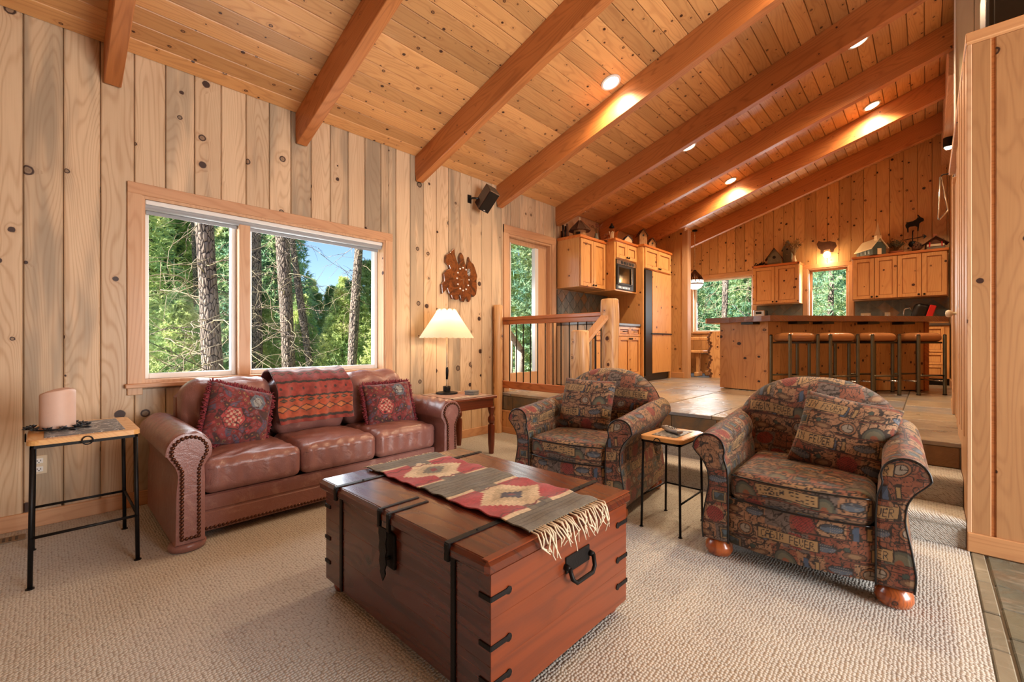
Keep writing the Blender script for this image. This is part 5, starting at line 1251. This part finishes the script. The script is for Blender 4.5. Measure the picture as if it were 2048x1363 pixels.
d = bpy.data.lights.new('pendant_bulb', 'POINT'); d.energy = 10; d.color = (1, .78, .5); d.shadow_soft_size = .08; o = bpy.data.objects.new('pendant_bulb', d); C.objects.link(o); o.parent = pd; o.location = (0, 0, -.1)

# ---- wall light shaped like an animal above the sink window
ws = thing('wall_light', 'dark bear-shaped wall light glowing above the sink window', 'light', (-1.33, 9.84, 2.78))
be = [(-.13, .1), (-.15, .18), (-.12, .23), (-.06, .2), (.05, .2), (.13, .17), (.15, .1), (.11, .05), (.1, .0), (.06, .0), (.05, .06), (-.04, .05), (-.05, -.01), (-.09, -.01), (-.09, .06)]
MB().prism(be, 'Y', -.09, -.065).build('bear_plate', M['bark_strip'], ws); MB().box(-.03, .03, -.068, .03, .07, .15, .004).build('arm', M['iron'], ws)
MB().lathe([(.001, -.07), (.04, -.06), (.06, -.02), (.05, .02), (.02, .05)], 16, (0, -.04, -.02)).build('glass_shade', emit('shade_glow', (1, .86, .6, 1), 6), ws, True)
d = bpy.data.lights.new('wall_light_bulb', 'POINT'); d.energy = 9; d.color = (1, .74, .42); d.shadow_soft_size = .05; o = bpy.data.objects.new('wall_light_bulb', d); C.objects.link(o); o.parent = ws; o.location = (0, -.12, -.13)
# ---- spot can under the ridge soffit
sc = thing('ceiling_spot', 'black cylinder spot mounted under the ridge soffit above the right kitchen wall', 'light', (.215, 8.6, 3.985))
MB().lathe([(.001, 0), (.055, 0), (.055, -.13), (.05, -.13), (.05, -.02), (.001, -.02)], 20).build('cylinder', M['black'], sc, True, 40); MB().lathe([(.001, -.12), (.046, -.115), (.03, -.155), (.001, -.165)], 16).build('bulb', M['lamp_glow'], sc, True)
d = bpy.data.lights.new('ceiling_spot_bulb', 'SPOT'); d.energy = 40; d.spot_size = radians(110); d.color = (1, .76, .5); d.shadow_soft_size = .04; o = bpy.data.objects.new('ceiling_spot_bulb', d); C.objects.link(o); o.parent = sc; o.location = (0, 0, -.18)
# ---- dinner triangle on the kitchen wall
tri = thing('dinner_triangle', 'iron dinner triangle hanging from a bracket high on the right kitchen wall', 'triangle bell', (.16, 8.0, 3.1))
MB().tube([(-.03, 0, .21), (-.01, 0, .225), (.06, 0, .225), (.1, 0, .23)], .008, 6).build('bracket', M['iron'], tri, True); MB().box(.09, .1, -.02, .02, .15, .27).build('bracket_plate', M['iron'], tri)
MB().tube([(-.035, -.01, .2), (-.055, -.02, -.33), (-.045, -.03, -.36), (.035, .06, -.24), (.035, .06, -.22), (-.03, 0, .2)], .0095, 6).build('triangle', M['steel'], tri, True)
MB().cyl((.085, -.05, .18), (.085, -.05, -.1), .009, n=6).build('striker', M['iron'], tri, True)
# ---- black speaker box on top of the enclosure
sb = thing('loft_speaker', 'glossy black box standing on top of the pine enclosure', 'speaker', (.5, 3.95, 2.847))
MB().box(-.25, .25, -.2, .2, 0, .5, .012).build('cabinet', M['black'], sb); MB().box(-.252, -.248, -.17, .17, .03, .47).build('side_cloth', M['speaker_wood'], sb); MB().box(-.22, .22, -.212, -.2, .04, .46, .004).build('grille', M['black'], sb)

# ---- things on the counters
cm = thing('coffee_maker', 'steel and black coffee maker on the far counter beneath the wall cabinet', 'coffee maker', (-2.38, 9.62, 1.443))
MB().box(-.1, .1, -.1, .12, 0, .035, .006).box(-.1, .1, .04, .12, .03, .33, .006).build('stand', M['black'], cm); MB().box(-.1, .1, -.11, .12, .2, .33, .012).build('reservoir', M['steel'], cm); MB().box(-.05, .05, -.114, -.108, .25, .3, .003).build('display', M['black'], cm)
MB().lathe([(.001, 0), (.06, 0), (.07, .05), (.06, .12), (.045, .14)], 16, (0, -.02, .037)).build('carafe', M['glass'], cm, True); MB().tube([(.06, -.02, .16), (.12, -.03, .14), (.11, -.03, .07), (.065, -.02, .06)], .008, 6).build('carafe_handle', M['black'], cm, True)
cn = thing('canister', 'pale jar with a lid on the counter beside the sink window', 'jar', (-1.83, 9.6, 1.443)); M['ceramic'] = plain('ceramic', lin(222, 196, 160), .4, 0, .05)
MB().lathe([(.001, 0), (.06, 0), (.068, .02), (.068, .15), (.062, .16)], 18).build('body', M['ceramic'], cn, True); MB().lathe([(.07, .16), (.07, .175), (.02, .185), (.012, .2), (.001, .203)], 18).build('lid', M['ceramic'], cn, True)
for x, z, w_, lb in ((-.78, 1.60, .14, 'wide pale switch plate on the slate backsplash below the church cabinet'), (-.49, 1.60, .075, 'narrow pale socket plate on the slate backsplash below the church cabinet')):
    s_ = thing('switch_plate', lb, 'switch plate', (x, FY - .0225, z)); MB().box(-w_ / 2, w_ / 2, -.006, 0, -.06, .06, .003).build('plate', M['tan_vinyl'], s_)
    for k in ((-.035, .035) if w_ > .1 else (0,)): MB().box(k - .012, k + .012, -.01, -.005, -.025, .025, .002).build('rocker', M['white_vinyl'], s_)
kt = thing('kitchen_appliance', 'dark appliance with a red front panel on the corner counter', 'appliance', (-.12, 9.6, 1.443), .2); M['red'] = plain('red', lin(206, 40, 36), .3, 0, .1)
MB().box(-.09, .09, -.05, .1, 0, .05, .01).build('foot', M['black'], kt); V, Q, nv = rbox(.1, .07, .13, .06, 14); obj('body', mesh_np('body', V + [0, .02, .2], Q), M['black'], kt, True).rotation_euler = (0, .25, 0)
MB().box(.06, .14, -.065, -.045, .07, .33, .02).build('red_panel', M['red'], kt).rotation_euler = (0, .28, 0)
MB().tube([(-.1, -.05, .08), (-.17, -.05, .14), (-.16, -.05, .24), (-.09, -.05, .26), (-.07, -.05, .2)], .008, 6).build('handle', M['steel'], kt, True)
sx = thing('soap_bottle', 'small clear bottle with pump on the counter beside the fridge', 'bottle', (-3.6, 6.1, 1.446)); MB().lathe([(.001, 0), (.03, 0), (.03, .1), (.012, .125), (.012, .14)], 14).build('bottle', M['glass'], sx, True); MB().tube([(0, 0, .13), (0, 0, .17), (.03, -.02, .17)], .005, 6).build('pump', M['steel'], sx, True)

# ---- collectibles on the cabinets
M['birch'] = wood('birch', lin(190, 142, 92), lin(132, 86, 50), lin(60, 34, 20), 'Z', .7, 0, .1, 1, .1, 6); M['roofing'] = plain('roofing', lin(92, 60, 38), .9, 0, .35, 40, .5, 60); M['grey_wood'] = plain('grey_wood', lin(122, 116, 100), .85, 0, .3, 30, .4, 60)
M['green_paint'] = plain('green_paint', lin(66, 74, 64), .7, 0, .25, 25); M['cream'] = plain('cream', lin(232, 208, 166), .6, 0, .08); M['navy'] = plain('navy', lin(38, 42, 72), .6, 0, .2, 30); M['terracotta'] = plain('terracotta', lin(164, 88, 52), .8, 0, .12)
M['dry_leaf'] = plain('dry_leaf', lin(142, 104, 58), .9, 0, .4, 40); M['berry'] = plain('berry', lin(112, 40, 34), .5, 0, .3, 40); M['sage'] = plain('sage', lin(92, 88, 66), .9, 0, .35, 40)
def house(label, loc, rz, w, d, h, rh, body, roof, over=.02, hole=True, chimney=False, cat='birdhouse', group='birdhouses on the kitchen cabinets'):
    t = thing('birdhouse' if cat == 'birdhouse' else 'toy_house', label, cat, loc, rz, group)
    MB().prism([(-w / 2, 0), (w / 2, 0), (w / 2, h), (0, h + rh), (-w / 2, h)], 'Y', -d / 2, d / 2).build('walls', M[body], t)
    for s in (-1, 1):
        k = over; sl2 = rh / (w / 2)
        P = [(0, h + rh + .012), (s * (w / 2 + k), h - k * sl2 + .012), (s * (w / 2 + k), h - k * sl2 + .002), (0, h + rh)]
        MB().prism(P, 'Y', -d / 2 - k, d / 2 + k).build('roof_panel', M[roof], t)
    if hole:
        MB().lathe([(.001, 0), (w * .13, 0), (w * .13, .004), (.001, .004)], 12, (0, 0, 0)).build('entrance_hole', M['black'], t, loc=(0, -d / 2 + .001, h * .95)).rotation_euler = (pi / 2, 0, 0)
        MB().cyl((0, -d / 2, h * .62), (0, -d / 2 - .03, h * .62), .004, n=6).build('perch', M['birch'], t)
    if chimney: MB().box(-.02, .025, -.02, .02, h + rh * .6, h + rh + .05).build('chimney', M['terracotta'], t)
    return t
def spray(t, name, mat, base, n, L, sp, tip, sd, seg=.35):
    r = random.Random(sd); st = MB(); lf = MB()
    for k in range(n):
        a = r.uniform(0, 2 * pi); e = r.uniform(.1, sp); d = Vector((cos(a) * e, sin(a) * e, 1)).normalized(); l = L * r.uniform(.6, 1.05); b_ = Vector(base)
        p1 = b_ + d * l * .5 + Vector((0, 0, .02)); p2 = b_ + d * l + Vector((cos(a), sin(a), -.2)) * l * seg * e; st.tube([b_, p1, p2], [.003, .0025, .001], 4)
        for q in range(4):
            c0 = p1.lerp(p2, .3 + .7 * q / 3) + Vector((r.uniform(-1, 1), r.uniform(-1, 1), r.uniform(-1, 1))) * tip; dd = Vector((r.uniform(-1, 1), r.uniform(-1, 1), r.uniform(-.3, 1))).normalized()
            lf.tube([c0 - dd * tip, c0, c0 + dd * tip], [.001, tip * .55, .001], 4)
    st.build('stems', M['dry_leaf'], t, True); tag(lf.build(name, mat, t), kind='stuff')
zl = 2.707
t = thing('birdhouse', 'rustic birdhouse with a conical bark roof on the cabinet by the glazed door', 'birdhouse', (-3.82, 5.54, zl), .4, 'birdhouses on the kitchen cabinets')
MB().lathe([(.001, 0), (.1, 0), (.1, .14), (.001, .14)], 8).build('walls', M['birch'], t); MB().lathe([(.17, .12), (.165, .135), (.03, .27), (.012, .275)], 8).build('roof', M['roofing'], t); MB().cyl((0, 0, .27), (0, 0, .33), .012, .008, 8).build('finial', M['cream'], t); MB().box(-.03, .03, -.105, -.09, .01, .09).build('doorway', M['black'], t)
for k in range(8):
    a = k * pi / 4; MB().tube([(.17 * cos(a), .17 * sin(a), .128), (.02 * cos(a), .02 * sin(a), .278)], .006, 6).build('roof_twig', M['bark_strip'], t, True)
t = thing('bark_log_pile', 'dark weathered bark pieces at the end of the cabinet by the glazed door', 'ornament', (-3.95, 5.32, zl))
for k in range(5): MB().tube([(-.05 + k * .03, rnd.uniform(-.03, .04), 0), (-.05 + k * .03 + rnd.uniform(-.02, .02), rnd.uniform(-.04, .04), rnd.uniform(.1, .2))], [.022, .016], 7).build('bark_piece', M['black' if k % 2 else 'bark_strip'], t, True)
t = thing('berry_vase', 'small vase with dried red berry stems on the cabinet by the glazed door', 'vase', (-3.72, 5.84, zl)); MB().lathe([(.001, 0), (.03, 0), (.04, .04), (.02, .1), (.024, .12)], 14).build('vase', M['grey_wood'], t, True); spray(t, 'berries', M['berry'], (0, 0, .11), 12, .2, .6, .012, 5)
t = thing('wire_hoop', 'thin wire hoop ornament standing beside the glass jar', 'ornament', (-3.60, 5.93, zl)); MB().tube([(0, .05 * cos(a), .06 + .05 * sin(a)) for a in np.linspace(0, 2 * pi, 17)], .003, 6, False).build('hoop', M['bark_strip'], t, True); MB().box(-.02, .02, -.02, .02, 0, .012).build('stand', M['bark_strip'], t)
zl2 = 2.752
t = thing('glass_jar', 'tall clear glass jar with a dark cap on the microwave cabinet', 'jar', (-3.62, 6.13, zl2)); MB().lathe([(.001, 0), (.075, 0), (.085, .03), (.07, .13), (.035, .18), (.035, .2)], 18).build('jar', M['glass'], t, True); MB().lathe([(.04, .2), (.04, .22), (.02, .24), (.012, .27), (.001, .275)], 14).build('cap', M['iron'], t, True)
for k in range(6): MB().tube([(rnd.uniform(-.03, .03), rnd.uniform(-.03, .03), .005), (rnd.uniform(-.04, .04), rnd.uniform(-.04, .04), .14)], .006, 5).build('dried_stem', M['cream'], t)
t = thing('leaf_ornament', 'orange autumn leaf ornament behind the glass jar', 'ornament', (-3.72, 6.36, zl2)); lp_ = [(0, 0), (.03, .06), (.09, .07), (.06, .12), (.09, .2), (.03, .18), (0, .25), (-.03, .18), (-.09, .2), (-.06, .12), (-.09, .07), (-.03, .06)]
MB().prism(lp_, 'Y', -.004, .004).build('leaf', plain('orange_leaf', lin(206, 112, 40), .6, 0, .2), t); MB().box(-.03, .03, -.03, .03, 0, .01).build('stand', M['bark_strip'], t)
house('small white toy house with a navy roof on the microwave cabinet', (-3.58, 6.52, zl2), .9, .13, .16, .05, .07, 'cream', 'navy', .01, False, cat='toy house', group=None)
house('tall pointed wooden birdhouse on the fridge cabinet', (-3.5, 6.9, 2.757), .9, .13, .12, .19, .09, 'birch', 'roofing')
house('short wooden birdhouse in front of the tall pointed one', (-3.44, 7.12, 2.757), .9, .12, .1, .08, .08, 'birch', 'roofing')
zr = 2.644
house('green-grey birdhouse on the far two-door cabinet', (-2.14, 9.64, zr), .15, .22, .12, .14, .16, 'grey_wood', 'bark_strip', .04)
house('narrow weathered birdhouse behind the green-grey one', (-1.945, 9.8, zr), -.1, .15, .09, .3, .14, 'grey_wood', 'grey_wood', .02)
t = thing('driftwood', 'dark driftwood twigs at the nook end of the far cabinet', 'ornament', (-2.4, 9.66, zr))
for k in range(7): MB().tube([(-.08 + k * .025, rnd.uniform(-.05, .05), .012), (-.06 + k * .03, rnd.uniform(-.05, .05), rnd.uniform(.03, .09)), (-.02 + k * .02, rnd.uniform(-.05, .05), .03)], [.014, .012, .006], 6).build('twig', M['black'], t, True)
t = thing('dried_bouquet', 'dried flower bouquet in a slim white vase on the far cabinet', 'vase', (-1.81, 9.62, zr)); MB().lathe([(.001, 0), (.035, 0), (.04, .03), (.022, .1), (.026, .13)], 16).build('vase', M['cream'], t, True); spray(t, 'flowers', M['dry_leaf'], (0, 0, .12), 34, .34, .6, .016, 9, .15)
zr2 = 2.614
t = thing('toy_church', 'green toy church with cream roof and pointed steeple on the four-door cabinet', 'toy house', (-.7, 9.7, zr2), .62)
w, dd, h, rh = .2, .42, .13, .14
MB().prism([(-w / 2, 0), (w / 2, 0), (w / 2, h), (0, h + rh), (-w / 2, h)], 'Y', -dd / 2, dd / 2).build('walls', M['green_paint'], t)
for s in (-1, 1): MB().prism([(0, h + rh + .014), (s * (w / 2 + .03), h - .028), (s * (w / 2 + .03), h - .04), (0, h + rh)], 'Y', -dd / 2 - .025, dd / 2 + .02).build('roof_panel', M['cream'], t)
MB().box(-.035, .035, -dd / 2, -dd / 2 + .07, h + .08, h + rh + .05).build('belfry', M['cream'], t); MB().lathe([(.055, 0), (.03, .09), (.001, .24)], 4, (0, -dd / 2 + .035, h + rh + .045)).build('steeple', M['cream'], t)
MB().box(-.03, .03, -dd / 2 - .006, -dd / 2, 0, .1).build('door', M['cream'], t)
for k in range(4): MB().box(-w / 2 - .004, -w / 2, -.14 + k * .09, -.1 + k * .09, .03, .1).build('window', M['black'], t)
t = thing('potted_bush', 'dry bushy plant in a terracotta saucer pot behind the toy church', 'plant', (-.375, 9.76, zr2)); MB().lathe([(.001, 0), (.07, 0), (.1, .05), (.09, .05), (.001, .04)], 18).build('pot', M['terracotta'], t, True); spray(t, 'leaves', M['sage'], (0, 0, .04), 90, .2, .8, .012, 12, .05)
t = thing('moose_weathervane', 'dark metal moose weathervane figure on the four-door cabinet', 'figure', (-.17, 9.72, zr2))
MB().lathe([(.001, 0), (.06, 0), (.05, .02), (.012, .03), (.012, .06)], 14).build('base', M['iron'], t, True); MB().lathe([(.001, .09), (.04, .1), (.055, .14), (.04, .18), (.001, .19)], 12).build('ball', M['iron'], t, True); MB().cyl((0, 0, .03), (0, 0, .36), .007, n=8).build('rod', M['iron'], t, True)
MB().tube([(-.11, 0, .22), (.13, 0, .24)], .006, 6).build('arrow', M['iron'], t, True); MB().prism([(.13, .2), (.17, .24), (.13, .28)], 'Y', -.004, .004).build('arrow_head', M['iron'], t)
mo_ = [(-.09, .46), (-.07, .50), (.0, .51), (.04, .53), (.06, .56), (.10, .555), (.13, .53), (.135, .50), (.10, .48), (.08, .46), (.075, .40), (.07, .34), (.055, .34), (.055, .41), (.03, .43), (-.03, .43), (-.05, .41), (-.05, .34), (-.065, .34), (-.07, .40), (-.085, .43)]
MB().prism(mo_, 'Y', -.012, .012).build('moose', M['iron'], t); MB().tube([(.06, -.03, .6), (.085, 0, .56), (.06, .03, .6)], [.004, .01, .004], 6).build('antlers', M['iron'], t)
t = thing('pine_cone', 'large dark pine cone beside the weathervane', 'pine cone', (-.12, 9.6, zr2)); MB().lathe([(.02, 0), (.055, .03), (.06, .07), (.04, .12), (.01, .15)], 10).build('core', M['bark_strip'], t)
for k in range(40):
    a = k * 2.4; z = .01 + k * .0033; r = .06 * sin(min(pi, .5 + k / 40 * 2.6)); MB().tube([(r * .6 * cos(a), r * .6 * sin(a), z), (r * 1.25 * cos(a), r * 1.25 * sin(a), z + .012)], [.012, .004], 4).build('scale', M['black'], t)
house('dark toy lodge with a red-trimmed porch and chimney on the four-door cabinet', (.09, 9.7, zr2), .1, .22, .16, .11, .09, 'bark_strip', 'bark_strip', .04, False, True, cat='toy house', group=None)
lo = [o for o in C.objects if o.get('label', '').startswith('dark toy lodge')][0]
MB().box(-.1, .1, -.12, -.08, 0, .035).build('porch', M['grey_wood'], lo)
for k in (-.07, .07): MB().cyl((k, -.11, .03), (k, -.11, .11), .008, n=8).build('porch_post', M['red'], lo)
MB().box(-.1, .1, -.085, -.08, .05, .085).build('window_band', M['cream'], lo)
# ================================================================== OUTSIDE
def bark(name, a, b, c):
    t = NT(name); x, y, z = t.sep(t.obj()); q = t.xyz(t.M('MULTIPLY', x, 2.2), t.M('MULTIPLY', y, 2.2), t.M('MULTIPLY', z, .7))
    v = t.vor(q, 9, 'DISTANCE_TO_EDGE')[0]; n = t.noise(q, 5, 4)[0]
    col = t.mix(n, a, b); col = t.mix(t.ss(v, .12, .0), col, c)
    t.bsdf(col, .95, nrm=t.bump(v, 1.0, .05), spec=.1); return t.m
M['bark_grey'] = bark('bark_grey', lin(104, 92, 88), lin(178, 160, 148), lin(38, 34, 38)); M['bark_red'] = bark('bark_red', lin(132, 92, 74), lin(164, 122, 100), lin(60, 40, 36))
M['dead_twig'] = plain('dead_twig', lin(158, 144, 120), .95, 0, .35, 6)
def foliage(name, cols):
    t = NT(name); P = t.obj(); r = t.rand(); x, y, z = t.sep(P)
    n = t.noise(t.xyz(t.M('MULTIPLY_ADD', r, 31, x), y, z), .9, 3, .6)[0]; n2 = t.noise(P, 7, 2)[0]
    k = t.M('ADD', t.M('MULTIPLY', n, .75), t.M('MULTIPLY', n2, .3)); col = t.ramp(k, [(.28 + .14 * i, c) for i, c in enumerate(cols)])
    a = t.n('ShaderNodeBsdfDiffuse'); b = t.n('ShaderNodeBsdfTranslucent'); t.lk(col, a.inputs[0]); t.lk(col, b.inputs[0]); m = t.n('ShaderNodeMixShader'); m.inputs[0].default_value = .5
    t.lk(a.outputs[0], m.inputs[1]); t.lk(b.outputs[0], m.inputs[2]); t.lk(m.outputs[0], t.out.inputs[0]); return t.m
M['needles'] = foliage('needles', [lin(108, 148, 126), lin(158, 188, 136), lin(208, 220, 152), lin(242, 240, 184)])
M['needles_cool'] = foliage('needles_cool', [lin(98, 144, 148), lin(134, 178, 160), lin(184, 210, 166), lin(236, 232, 182)])
M['forest_floor'] = plain('forest_floor', lin(122, 116, 72), .95, 0, .4, .6, .5, 6)
gz = lambda x, y: -1.6 - .045 * max(0, (-x - 6)) - .045 * max(0, y - 12) + .25 * sin(x * .3) * sin(y * .27)
n = 60; gx = np.linspace(-75, -4.3, n); gy = np.linspace(-30, 90, n); P = np.array([[(a, b, gz(a, b)) for b in gy] for a in gx]); V, Q = numgrid(P)
gr = struct(obj('ground', mesh_np('ground', V, Q), M['forest_floor'], None, True))
gx = np.linspace(-4.3, 40, 30); gy = np.linspace(10.9, 90, n); P = np.array([[(a, b, gz(a, b)) for b in gy] for a in gx]); V, Q = numgrid(P); struct(obj('ground_far', mesh_np('ground_far', V, Q), M['forest_floor'], None, True))

def crown(sd, H_, R_, z0, ntuft, shape=1.0, bl=.24, bw=.034, nb=7):
    """needle tufts along sagging whorled boughs; returns triangles"""
    r = np.random.default_rng(sd); t = r.random(ntuft) ** .8; z = z0 + (H_ - z0) * t; rad = R_ * (1 - t) ** shape + .15
    ang = r.integers(0, 40, ntuft) * 2.399 + r.normal(0, .16, ntuft); q = r.random(ntuft) ** .55; zz = np.round(z / .38) * .38 + r.normal(0, .06, ntuft)
    cx_ = np.cos(ang) * rad * q; cy_ = np.sin(ang) * rad * q; zz = zz - .22 * rad * q ** 2 + r.normal(0, .07, ntuft)
    C0 = np.repeat(np.stack([cx_, cy_, zz], 1), nb, 0); out = np.repeat(np.stack([np.cos(ang), np.sin(ang), 0 * ang], 1), nb, 0)
    D = out * .8 + r.normal(0, .75, C0.shape); D[:, 2] += .15; D /= np.linalg.norm(D, axis=1, keepdims=True); S_ = np.cross(D, r.normal(0, 1, C0.shape)); S_ /= np.linalg.norm(S_, axis=1, keepdims=True)
    L = bl * (.6 + .8 * r.random((len(C0), 1))); w = bw * (.6 + .8 * r.random((len(C0), 1)))
    V = np.stack([C0 - S_ * w, C0 + S_ * w, C0 + D * L], 1).reshape(-1, 3); return V, np.arange(len(V)).reshape(-1, 3)
def trunk_mesh(r0, r1, h, lx, ly, sd, n=14, k=14, burial=1.5):
    rr = random.Random(sd); pts = []; rad = []
    for i in range(k):
        f = i / (k - 1); pts.append((lx * f + .06 * sin(f * 5 + sd), ly * f + .06 * cos(f * 4 + sd), -burial + (h + burial) * f)); rad.append(r0 * (1 - f) + r1 * f + .01 * sin(f * 17 + sd))
    return pts, rad
def conifer(label, mat, crown_mesh, r0, h, name='conifer_tree', bark_m='bark_grey'):
    t = thing(name, label, 'tree', (0, 0, 0), 0, 'conifers of the forest outside'); pts, rad = trunk_mesh(r0, .03, h, 0, 0, 1); MB().tube(pts, rad, 10).build('trunk', M[bark_m], t, True); obj('crown', crown_mesh, M[mat], t); return t
cA = mesh_np('crown', *crown(1, 15, 2.7, .6, 7500, 1.0, .2, .026)); cB = mesh_np('crown', *crown(2, 12, 2.4, .2, 7000, .8, .19, .024)); cC = mesh_np('crown', *crown(3, 7, 2.2, .1, 6000, .9, .14, .018))
cD = mesh_np('crown', *crown(5, 9, 2.6, .1, 9500, .7, .12, .015))
proto = [conifer('tall green conifer of the forest beyond the windows', 'needles', cA, .17, 14.6), conifer('blue-green conifer of the forest beyond the windows', 'needles_cool', cB, .15, 11.7), conifer('young low conifer of the forest beyond the windows', 'needles', cC, .09, 6.8), conifer('dense bushy blue-green conifer of the forest beyond the windows', 'needles_cool', cD, .12, 8.8)]
used = [False] * 4
KIND = ['tall green conifer', 'tall blue-green conifer', 'young low conifer', 'dense bushy blue-green conifer']
def plant(k, x, y, s, rz, sz=1.0, where='of the forest beyond the windows'):
    o = proto[k] if not used[k] else copy_tree(proto[k]); used[k] = True; o['label'] = KIND[k] + ' ' + where
    o.location = (x, y, gz(x, y) - .2); o.rotation_euler = (0, 0, rz); o.scale = (s, s, s * sz)
tr_ = random.Random(21)
AX = math.atan2(.7278, -.6858)                                     # camera heading
placed = []
def scatter(n_, a0, a1, d0, d1, kinds, s0, s1, gap=1.5):
    near = 'standing close' if d1 <= 22 else 'standing deep in the forest' if d0 >= 34 else 'standing'
    where = near + ' ' + ('outside the picture window under open sky' if a1 <= 70 and a0 > 51 else 'outside the picture window' if a0 > 51 else 'outside the glazed deck door' if a0 > 31 else 'outside the kitchen windows')
    c = 0; tries = 0
    while c < n_ and tries < 900:
        tries += 1; a = radians(tr_.uniform(a0, a1)); d = sqrt(tr_.uniform(d0 * d0, d1 * d1)); x, y = -sin(a) * d, cos(a) * d
        if x > -9 and y < 13.6: continue
        if any((x - p) ** 2 + (y - q) ** 2 < gap * gap for p, q in placed): continue
        placed.append((x, y)); plant(tr_.choice(kinds), x, y, tr_.uniform(s0, s1), tr_.uniform(0, 6), 1.0, where); c += 1
# bearing (degrees left of +Y): the picture window covers about 60-84, the door 40-43, the far windows 6-21
scatter(16, 71, 92, 16, 34, [0, 1, 0], .9, 1.35); scatter(8, 70, 78, 20, 40, [0, 1], .8, 1.1)
scatter(14, 55, 69, 24, 40, [2], .9, 1.2); scatter(10, 62, 90, 14, 20, [2, 2], .5, .8, 1.2); scatter(12, 71, 92, 34, 60, [0, 1], 1.0, 1.5); scatter(10, 52, 70, 40, 60, [2], 1.2, 1.6)
scatter(6, 55, 63, 14, 22, [2, 2], .6, .8)
scatter(12, 34, 50, 12, 28, [0, 1, 3], .8, 1.2); scatter(18, 2, 30, 15, 26, [3, 1, 3], .8, 1.15, 1.3); scatter(10, -2, 34, 26, 45, [0, 1], 1.0, 1.5)
for i, u in enumerate(used):
    if not u: plant(i, -30 - 3 * i, 40, 1, 0)
# trunks with bare branches close to the picture window
def big_trunk(label, x, y, r0, r1, h, lx, ly, nb, sd, mat='bark_grey', bl=1.6, z0=.4):
    g = gz(x, y); t = thing('bare_pine_tree', label, 'tree', (x, y, g), 0, 'pine trunks outside the picture window'); pts, rad = trunk_mesh(r0, r1, h, lx, ly, sd, burial=.3)
    MB().tube(pts, rad, 18).build('trunk', M[mat], t, True); rr = random.Random(sd)
    for k in range(nb):
        f = rr.uniform((z0 - g) / h, min(.8, (5.5 - g) / h)); c0 = Vector((lx * f, ly * f, h * f)); a = rr.uniform(0, 2 * pi); d = Vector((cos(a), sin(a), rr.uniform(-.25, .35))); L = bl * rr.uniform(.4, 1.1); m = MB()
        p = [c0]; dd = d.copy()
        for q in range(10): dd = (dd + Vector((rr.uniform(-.5, .5), rr.uniform(-.5, .5), rr.uniform(-.55, .42)))).normalized(); p.append(p[-1] + dd * L / 10)
        m.tube(p, [.0095 * (1 - q / 11.5) * (.6 + .4 * L / bl) + .0015 for q in range(11)], 5)
        for q in (3, 5, 6, 8, 9):
            e = Vector((rr.uniform(-1, 1), rr.uniform(-1, 1), rr.uniform(-.8, .5))).normalized(); b0 = p[q]; b1 = b0 + e * L * .16; b2_ = b1 + (e + Vector((0, 0, rr.uniform(-.6, .4)))) * L * .12; m.tube([b0, b1, b2_], [.0045, .0035, .0015], 4)
        m.build('branch', M['dead_twig' if rr.random() < .7 else 'bark_grey'], t, True)
    return t
big_trunk('thickest sunlit pine trunk with bare branches outside the picture window', -9.5, 2.28, .175, .12, 11, -.1, -.75, 64, 4, bl=2.4)
big_trunk('dark slim pine trunk just past the window mullion', -15.5, 4.6, .17, .13, 12, .1, -.2, 12, 5)
big_trunk('mossy pine trunk with many curled bare branches outside the picture window', -11.7, 4.22, .175, .12, 11, .05, -.35, 70, 6, bl=2.1)
big_trunk('thin leaning pine trunk outside the picture window', -14.2, 6.0, .12, .08, 10, -.2, -1.1, 20, 7, bl=1.6)
big_trunk('slender grey pine trunk standing against the patch of sky', -12.4, 6.1, .15, .10, 11, .2, .7, 30, 8, bl=1.3, z0=1.0)
big_trunk('reddish pine trunk deep in the forest', -25.6, 3.3, .24, .18, 12, 0, -.3, 8, 9, 'bark_red')
big_trunk('slim dark pine trunk deep in the forest', -22.6, 4.6, .14, .1, 12, 0, -.3, 8, 13)
big_trunk('reddish pine trunk seen outside the nook window', -6.4, 16.0, .22, .16, 12, 0, 0, 14, 10, 'bark_red')
big_trunk('dark pine trunk with bare branches outside the nook window', -4.9, 15.2, .10, .08, 9, .1, 0, 26, 11, bl=2.0)
big_trunk('crooked bare-branched pine outside the sink window', -2.05, 14.2, .07, .05, 8, .3, 0, 24, 12, bl=1.6)
# ---- deck and stair rail behind the glazed door
M['weathered'] = wood('weathered', lin(158, 150, 142), lin(112, 104, 98), lin(60, 54, 50), 'Y', .8, 0, .2, .8, .1, 5)
dk = struct(MB().box(-6.6, -4.26, 3.6, 6.6, .30, .40).build('floor_deck', M['weathered']))
for i in range(16): MB().box(-6.6 + i * .146, -6.6 + i * .146 + .14, 3.6, 6.6, .40, .425, .003).build('deck_plank', M['weathered'], dk)
sr = thing('deck_stair_rail', 'weathered grey log stair rail on the deck behind the glazed door', 'railing', (0, 0, 0))
MB().tube([(-4.75, 4.75, 1.50), (-5.3, 5.85, 1.02)], .055, 12).build('hand_rail', M['weathered'], sr, True); MB().tube([(-5.28, 5.82, .425), (-5.28, 5.82, 1.06)], .07, 12).build('post', M['weathered'], sr, True)
MB().tube([(-4.72, 4.7, .425), (-4.72, 4.7, 1.56)], .06, 12).build('post', M['weathered'], sr, True)
for k in range(4):
    f = .15 + .2 * k; MB().cyl((-4.75 - .55 * f, 4.75 + 1.1 * f, .43), (-4.75 - .55 * f, 4.75 + 1.1 * f, 1.48 - .48 * f), .014, n=8).build('baluster', M['weathered'], sr, True)
